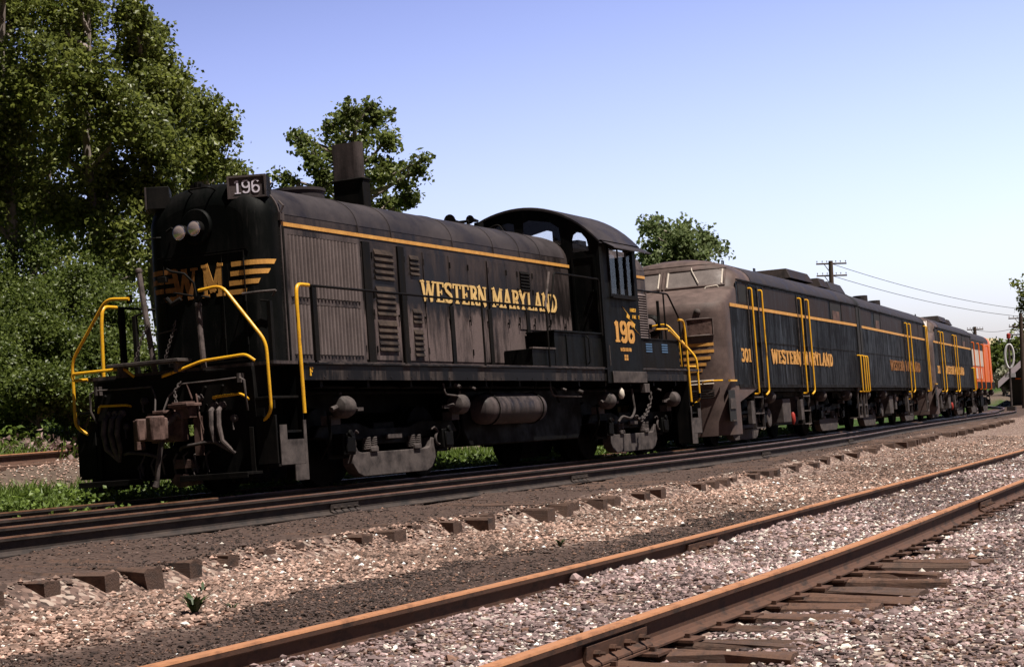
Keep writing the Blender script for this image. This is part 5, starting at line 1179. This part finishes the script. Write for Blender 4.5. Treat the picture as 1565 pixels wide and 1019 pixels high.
def zat(v, u, D):
    return CAM[2] + D * math.tan(math.atan((509.5 - v) / 2762.0) + R(2.45) - math.atan((u - 782.5) / 2762) * .0336)
TG = 'tall leafy trees behind the road switcher'
def blobset(spec, D, jit, seed):
    r = random.Random(seed); o = []
    for u, v, rp in spec:
        d = D + r.uniform(-jit, jit); x, y = along(u, d); o.append((x, y, zat(v, u, d), rp * d / 2762.0, rp * d / 2762.0 * 1.05))
    return o
def gz(x, y): return float(ground(np.array(x), np.array(y)))
def base_at(u, D): x, y = along(u, D); return (x, y, gz(x, y))
tree('poplar_tree', base_at(10, 40), blobset([(-40, -40, 80), (30, 40, 75), (-20, 120, 90), (60, 130, 70), (20, 220, 85), (-30, 300, 90), (60, 320, 70), (10, -120, 70), (70, -60, 50)], 40, 1.6, 1), 30000, .055, 'tallest dense poplar filling the top left corner of the photo', group=TG, seed=1)
tree('poplar_tree', base_at(150, 41), blobset([(135, 50, 42), (110, 100, 52), (150, 140, 58), (190, 190, 52), (120, 220, 60), (170, 280, 62), (110, 330, 60), (190, 370, 55), (140, 15, 26), (95, 40, 30)], 41, 1.5, 2), 27000, .055, 'full poplar with pale trunk, second from the left edge of the photo', group=TG, seed=2)
tree('poplar_tree', base_at(228, 42), blobset([(215, 45, 34), (225, 90, 42), (240, 140, 44), (255, 110, 26), (270, 175, 40), (215, 200, 45), (250, 240, 48), (285, 130, 20), (240, 310, 50), (212, 25, 18), (250, 62, 20)], 42, 1.3, 3), 22000, .055, 'poplar with stepped spiky crown top directly above the nose of the road switcher', group=TG, seed=3)
tree('poplar_tree', base_at(325, 46), blobset([(322, 165, 24), (342, 190, 24), (310, 205, 30), (345, 215, 22), (325, 245, 34), (295, 250, 34), (350, 268, 22), (300, 300, 36), (345, 310, 26), (372, 272, 14), (280, 330, 36)], 46, 1.2, 4), 15000, .056, 'lower poplar whose crown thins out left of the white 196 number board', group=TG, seed=4)
tree('poplar_tree', base_at(20, 48), blobset([(40, 240, 80), (0, 330, 90), (90, 400, 80), (160, 440, 70), (230, 420, 60), (-40, 200, 90), (280, 400, 60), (60, 160, 80)], 48, 2, 5), 20000, .065, 'dark poplar deep in the grove, behind the tallest one', group=TG, seed=6)
tree('poplar_tree', base_at(545, 60), blobset([(470, 215, 20), (490, 250, 26), (520, 195, 26), (545, 175, 22), (580, 180, 26), (560, 215, 32), (600, 215, 24), (520, 240, 30), (590, 260, 30), (620, 275, 26), (645, 262, 18), (655, 245, 10), (630, 305, 24), (560, 290, 34), (500, 285, 26), (450, 280, 16), (432, 272, 9), (600, 310, 28), (460, 210, 12), (575, 165, 14)], 60, 1.5, 7), 9500, .08, 'airy poplar rising behind the exhaust stack of the road switcher', leaf=LEAF2, seed=7, clump=.30, per=26, fill=.8, tr=.2)
tree('broadleaf_tree', base_at(1045, 85), blobset([(1000, 350, 14), (1020, 365, 20), (1050, 370, 24), (1085, 375, 18), (1035, 385, 22), (1070, 395, 22), (1000, 390, 20), (1105, 385, 8), (990, 345, 8), (1012, 340, 8), (1050, 350, 12), (1078, 358, 10), (1020, 410, 30), (1060, 430, 35)], 85, 1.5, 8), 10000, .10, 'round-topped tree showing above the cab unit 301', leaf=leafmat('hazy_leaf', (.09, .13, .05), (.26, .31, .13), .4, .5, .5), seed=8, clump=.5, per=18)
tree('broadleaf_tree', base_at(1600, 150), blobset([(1572, 470, 16), (1588, 440, 22), (1562, 455, 7), (1582, 500, 20), (1572, 525, 18), (1566, 548, 16), (1610, 540, 40), (1556, 505, 5), (1553, 440, 4), (1606, 480, 36)], 150, 1.5, 9), 8000, .13, 'dark tree cut by the right edge of the photo, above the shed', leaf=LEAF, seed=9, clump=.5, per=18)
BG = 'bushes on the bank left of the train'
sp = [(-30, 560, 75), (40, 520, 60), (95, 560, 60), (150, 500, 62), (190, 560, 60), (20, 430, 60), (110, 440, 58), (240, 600, 60), (60, 610, 40), (130, 620, 34)]
lb = ['broad light-green bush cut by the left edge of the photo', 'tall bush left of the yellow end handrail', 'bush directly behind the far yellow stair rail', 'high bush touching the left side of the black nose', 'bush half hidden by the nose of the road switcher', 'upper bush under the tallest poplar', 'upper bush under the second poplar', 'bush behind the front truck of the road switcher', 'low bush beside the pinkish dry patch', 'low leafy bush just above the rusty track, nearest the yellow stair rail']
for k, (u, v, rp) in enumerate(sp):
    D = 33.5 + (640 - v) * .028; x, y = along(u, D); bl = []
    r = random.Random(k)
    for j in range(6): d = D + r.uniform(-.8, .8); uu, vv = u + r.uniform(-.7, .7) * rp, v + r.uniform(-.8, .9) * rp; xx, yy = along(uu, d); bl.append((xx, yy, zat(vv, uu, d), rp * .55 * d / 2762))
    tree('bush', (x, y, gz(x, y)), bl, 13000, .036, lb[k], 'bush', BG, leaf=BUSH, bark=BARKD if k % 2 else BARK, tr=.05, seed=20 + k, clump=.30, per=22)
# blades of grass and broad weeds
def blades(name, X, Y, h, wd, material, seed, label):
    r = np.random.default_rng(seed); n = len(X); Z = ground(X, Y) - .02; a = r.random(n) * 6.28; lean = r.normal(size=(n, 2)) * .35 * h[:, None]
    dx, dy = np.cos(a) * wd, np.sin(a) * wd; p = np.stack([X, Y, Z], -1)
    V = np.stack([p + np.stack([-dx, -dy, 0 * h], -1), p + np.stack([dx, dy, 0 * h], -1), p + np.stack([dx * .8 + lean[:, 0] * .4, dy * .8 + lean[:, 1] * .4, h * .6], -1), p + np.stack([-dx * .8 + lean[:, 0] * .4, -dy * .8 + lean[:, 1] * .4, h * .6], -1), p + np.stack([lean[:, 0], lean[:, 1], h], -1)], 1).reshape(-1, 3)
    i = 5 * np.arange(n)[:, None]; F = np.concatenate([np.concatenate([i, i + 1, i + 2], 1), np.concatenate([i, i + 2, i + 3], 1), np.concatenate([i + 3, i + 2, i + 4], 1)])
    t = np.repeat(np.repeat(r.beta(2, 2, n)[:, None], 3, 1), 5, 0); o = mesh_from(name, V, F, t, material); tag(o, label, name.replace('_', ' '), kind='stuff'); return o
def scatter(n, x0, x1, t0, t1, seed, thr=.35, s=1.2):
    r = np.random.default_rng(seed); X = x0 + (x1 - x0) * r.random(n); T = t0 + (t1 - t0) * r.random(n); Y = T + devn(X); k = vnoise(X, Y, s, seed) + .25 * vnoise(X, Y, .3, seed + 1) > thr + .12
    return X[k], Y[k], r
X, Y, r = scatter(80000, -9, 22, 1.3, 4.6, 31, .22); blades('grass', X, Y, .10 + .20 * r.random(len(X)), .007 + .006 * r.random(len(X)), GRASSM, 31, 'long green grass growing beyond the far rail of the train track')
X, Y, r = scatter(45000, -6, 36, 7.6, 13, 33, .2); blades('bank_grass', X, Y, .15 + .3 * r.random(len(X)), .010 + .008 * r.random(len(X)), GRASSM, 33, 'rough grass covering the bank above the rusty siding')
def weeds(name, n, x0, x1, t0, t1, seed, label, ls=.03, h=.16, thr=.4):
    X, Y, r = scatter(n, x0, x1, t0, t1, seed, thr, .9); k = 9; XX = np.repeat(X, k) + r.normal(size=len(X) * k) * .05; YY = np.repeat(Y, k) + r.normal(size=len(X) * k) * .05
    Z = ground(XX, YY) + h * r.random(len(XX)) * np.repeat(.4 + .9 * r.random(len(X)), k); o = leaves(name, np.stack([XX, YY, Z], -1), ls * (.6 + .8 * r.random(len(XX))), GRASSM, None, .9, seed); tag(o, label, 'weeds', kind='stuff')
weeds('weeds', 9000, -8, 40, .9, 3.4, 41, 'broad-leaved green weeds along the far side of the train track', .034, .30, .3)
weeds('weeds', 2600, -3, 30, -.45, .6, 43, 'low green weeds sprouting between the rails under the train', .024, .12, .45)
weeds('weeds', 5000, -4, 34, 8, 12, 45, 'leafy ground cover under the bushes', .05, .5, .3)
# a few weeds in the foreground gravel
def weed_clump(x, y, h, n, label, seed):
    r = np.random.default_rng(seed); root = empty('weed', loc=(x, y, gz(x, y))); tag(root, label, 'weed', 'small weeds in the foreground gravel'); V, F = [], []
    b = MB()
    for k in range(n):
        a = r.random() * 6.28; L = h * (.5 + .6 * r.random()); w_ = .012 * h / .15; d = Vector((math.cos(a), math.sin(a), 0)); o = Vector((-d.y, d.x, 0)) * w_
        p = [Vector((0, 0, -.01)), d * L * .35 + Vector((0, 0, L * .55)), d * L * .75 + Vector((0, 0, L * .75))]
        i = len(b.v); b.v += [tuple(q) for q in (p[0] - o * .4, p[0] + o * .4, p[1] - o, p[1] + o, p[2])]; b.f += [(i, i + 1, i + 3, i + 2), (i + 2, i + 3, i + 4)]
    b.build('foliage', DKW, root, smooth=0, fix=False)
DKW = mat('dark_weed_leaf', (.03, .055, .012), .5)
weed_clump(-8.3, -6.0, .19, 38, 'dark spiky weed, largest in the foreground gravel', 1); weed_clump(-8.0, -6.1, .08, 16, 'thin pale weed right of the dark spiky one', 2); weed_clump(-6.9, -5.1, .15, 5, 'slender single-stemmed weed behind the dark spiky one', 3); weed_clump(-2.6, -6.2, .10, 30, 'low feathery weed at mid-gravel, left of the joint in the rail', 4)

bx_, by_ = along(42, 33.5); DRY = leafmat('dry_brush', (.16, .10, .09), (.45, .32, .30), .2, .8, .2)
bp = empty('brush_pile', loc=(bx_, by_, gz(bx_, by_))); tag(bp, 'pinkish heap of dry brush on the grass beyond the rusty track', 'brush pile'); rq = np.random.default_rng(70)
Pp = rq.normal(size=(900, 3)) * np.array([.35, .35, .10]) + np.array([bx_, by_, gz(bx_, by_) + .16]); leaves('dry_leaves', Pp, .03 + .05 * rq.random(900), DRY, bp, .6, 71)
b = MB()
for k in range(26):
    a, l_ = rq.random() * 6.28, .3 + .4 * rq.random(); p = Vector((rq.normal() * .25, rq.normal() * .25, .06 + .2 * rq.random())); d = Vector((math.cos(a), math.sin(a), .3 * rq.normal())) * l_ / 2; b.tube([p - d, p + d], .010, 5)
b.build('dry_stems', BARK, bp)
# ================================================================== far things
POLEM = weathered('creosoted_pole', (.04, .03, .025), (.10, .07, .055), .3, .6, 4, (.8, .9))
def pole(u, vtop, D, arms, label, lean=0.0, armw=1.2):
    x, y = along(u, D); z0 = gz(x, y); zt = zat(vtop, u, D); root = empty('utility_pole', loc=(x, y, z0)); tag(root, label, 'utility pole', 'utility poles')
    b = MB(); b.tube([(0, 0, -.3), (-lean * 0, 0, zt - z0)], [.17, .11], 10); b.build('pole', POLEM, root)
    for v in arms:
        z = zat(v, u, D) - z0; b = MB(); d = Vector((.45, -.89, 0)); b.tube([d * -armw, d * armw], .06, 4) if False else None
        c = Vector((0.12, 0, z)); b.tube([c - d * armw, c + d * armw], .045, 6); b.tube([c - d * armw * .5 - Vector((0, 0, .0)), Vector((0, 0, z - .5))], .02, 5)
        a = b.build('crossarm', POLEM, root)
        g = MB()
        for t in (-.95, -.6, -.3, .3, .6, .95): q = c + d * armw * t; g.lathe(tuple(q + Vector((0, 0, .05))), (0, 0, 1), [(0, .012), (.05, .014), (.06, .03), (.10, .02)], 8)
        g.build('insulator', POLEM, a)
    return root
pole(1274, 402, 90, (406, 424), 'utility pole with two crossarms showing above the roofs of the booster unit', armw=.75)
pole(1490, 503, 125, (507,), 'short-looking utility pole with one crossarm above the orange locomotive', armw=.55)
pole(1561, 484, 118, (491, 503, 515), 'utility pole with three crossarms in front of the dark tree at the right edge', armw=.8)
def wire(u0, v0, D0, u1, v1, D1, label, r=.02):
    (x0, y0), (x1, y1) = along(u0, D0), along(u1, D1); z0, z1 = zat(v0, u0, D0), zat(v1, u1, D1)
    b = MB(); b.tube([(x0 + (x1 - x0) * t, y0 + (y1 - y0) * t, z0 + (z1 - z0) * t - 1.2 * t * (1 - t)) for t in [i / 16 for i in range(17)]], r, 5); o = b.build('wire', BLACK, None); tag(o, label, 'wire', 'line wires'); return o
wire(1274, 406, 90, 1565, 478, 118, 'upper wire sagging from the two-armed pole towards the right edge', .014); wire(1274, 424, 90, 1565, 489, 118, 'lower wire sagging from the two-armed pole towards the right edge', .014); wire(1490, 507, 125, 1565, 500, 118, 'faint wire strung from the short-looking pole to the three-armed pole', .012)
# signal mast with ring
x, y = along(1541, 112); z0 = gz(x, y); sg = empty('signal_mast', loc=(x, y, z0)); tag(sg, 'slim grey signal mast with a pale oval ring, left of the shed', 'signal')
WHT = mat('signal_white', (.6, .6, .62), .5); hh = zat(520, 1541, 112) - z0
b = MB(); b.tube([(0, 0, 0), (0, 0, hh)], [.07, .055], 10); b.box(-.25, .25, -.25, .25, -.1, .25); b.build('mast', GREYM, sg)
b = MB(); zc_ = zat(547, 1540, 112) - z0; b.tube([(.0 + .2 * math.cos(a) * .45, -.26 * math.cos(a) * .9, zc_ + .72 * math.sin(a)) for a in [i * math.pi / 12 for i in range(24)]], .07, 6, closed=True); b.build('ring', WHT, sg)
b = MB(); b.lathe((0, 0, hh - .05), (0, 0, 1), [(0, .08), (.05, .12), (.28, .12), (.34, .04)], 10); b.build('lamp', RED, sg); b = MB(); b.box(-.04, .04, -.3, .3, zat(578, 1541, 112) - z0, zat(572, 1541, 112) - z0); b.build('nameplate', WHT, sg)
# shed at the right edge
def gable_house(name, u0, D, w_, d_, eave, ridge, wallm, roofm, label, ang, over=.6, windows=True):
    x, y = along(u0, D); z0 = gz(x, y) - .1; root = empty(name, Matrix.Translation((x, y, z0)) @ Matrix.Rotation(ang, 4, 'Z')); tag(root, label, 'building')
    b = MB(); b.prism([(-d_ / 2, 0), (d_ / 2, 0), (d_ / 2, eave), (0, ridge - .15), (-d_ / 2, eave)], 0, 0, w_); wl = b.build('wall', wallm, root, smooth=0)
    b = MB(); k = (ridge - eave) / (d_ / 2); e = d_ / 2 + over
    b.prism([(-e, eave - over * k), (0, ridge), (e, eave - over * k), (e, eave - over * k + .3), (0, ridge + .3), (-e, eave - over * k + .3)], 0, -over, w_ + over); b.build('roof', roofm, root, smooth=0)
    if windows:
        for t in (.25, .7): b = MB(); b.box(w_ * t, w_ * t + .9, -d_ / 2 - .04, -d_ / 2 - .003, eave * .35, eave * .75); b.box(-.04, -.003, -.5, .5, eave * .35, eave * .75) if t < .5 else None; b.build('window', DARKIN, root)
    return root, wl
SHED = weathered('dark_shed_boards', (.018, .02, .018), (.04, .035, .03), .3, .6, 2); SROOF = weathered('pale_shingles', (.30, .24, .27), (.4, .33, .36), .3, .6, 3, (.8, .9))
s_, wl = gable_house('shed', 1640, 128, 14, 8.6, 2.1, 5.9, SHED, SROOF, 'dark wooden station shed with pale overhanging roof at the right edge of the photo', R(6), .7, False)
b = MB()
for k in range(6): b.tube([(1 + k * 2.4, -4.05, 1.4), (1 + k * 2.4, -5.0, 2.0)], .06, 6)
b.box(-.05, -.0, -3.9, 3.9, 1.9, 2.0); b.build('eave_bracket', ORANGE, s_)
b = MB()
for t_s in (-1, 1): k_ = (5.9 - 2.1) / 4.3; b.prism([(t_s * 5.0, 5.9 - k_ * 5.0 - .12), (t_s * .0, 5.9 - .12), (0, 5.9 + .34), (t_s * 5.0, 5.9 - k_ * 5.0 + .34)], 0, -.80, -.72)
b.build('barge_board', mat('pale_barge_board', (.75, .65, .72), .6), s_)
HW1 = weathered('dull_red_siding', (.18, .07, .05), (.28, .12, .1), .3, .6, 3); YR = weathered('sunlit_tan_roof', (.34, .28, .17), (.42, .35, .22), .3, .6, 3)
gable_house('house', 1501, 270, 3.2, 4.2, 4.2, 6.4, HW1, YR, 'reddish house with a sunlit tan roof just behind the orange locomotive', R(-20), .8)
tree('broadleaf_tree', base_at(1528, 185), blobset([(1520, 560, 20), (1512, 540, 12), (1530, 535, 14), (1545, 560, 20), (1510, 585, 18), (1535, 580, 18), (1548, 530, 10)], 185, 2, 14), 4200, .2, 'green tree far behind the signal mast', leaf=BUSH, seed=50, clump=.7, per=16)
tree('flowering_bush', base_at(1530, 150), blobset([(1524, 580, 8), (1534, 572, 9), (1543, 582, 9), (1515, 588, 6), (1538, 592, 7)], 150, 1, 15), 1400, .14, 'pale blossoming shrub beside the foot of the signal mast', 'bush', leaf=leafmat('blossom', (.25, .28, .15), (.75, .72, .6), .3, .6), seed=51, clump=.4, per=14)
wds = []
for k in range(90):
    u = 1200 + k * 9; D = 260 + 30 * math.sin(k * 1.7); wds.append((u, 596, 14 + 7 * random.random()))
P = []
for u, v, rp in wds:
    D = 300 + random.uniform(-20, 20); x, y = along(u, D); rr2 = rp * D / 2762; z = zat(v - rp * .4, u, D); q = rng.normal(size=(130, 3)) * np.array([rr2, rr2, rr2 * .6]); P.append(np.array([x, y, z]) + q)
fw = leaves('distant_wood', np.concatenate(P), .55 * (.6 + .8 * rng.random(130 * len(P))), BUSH, None, .3, 60); tag(fw, 'far-off line of green woods along the horizon', 'wood', kind='stuff')
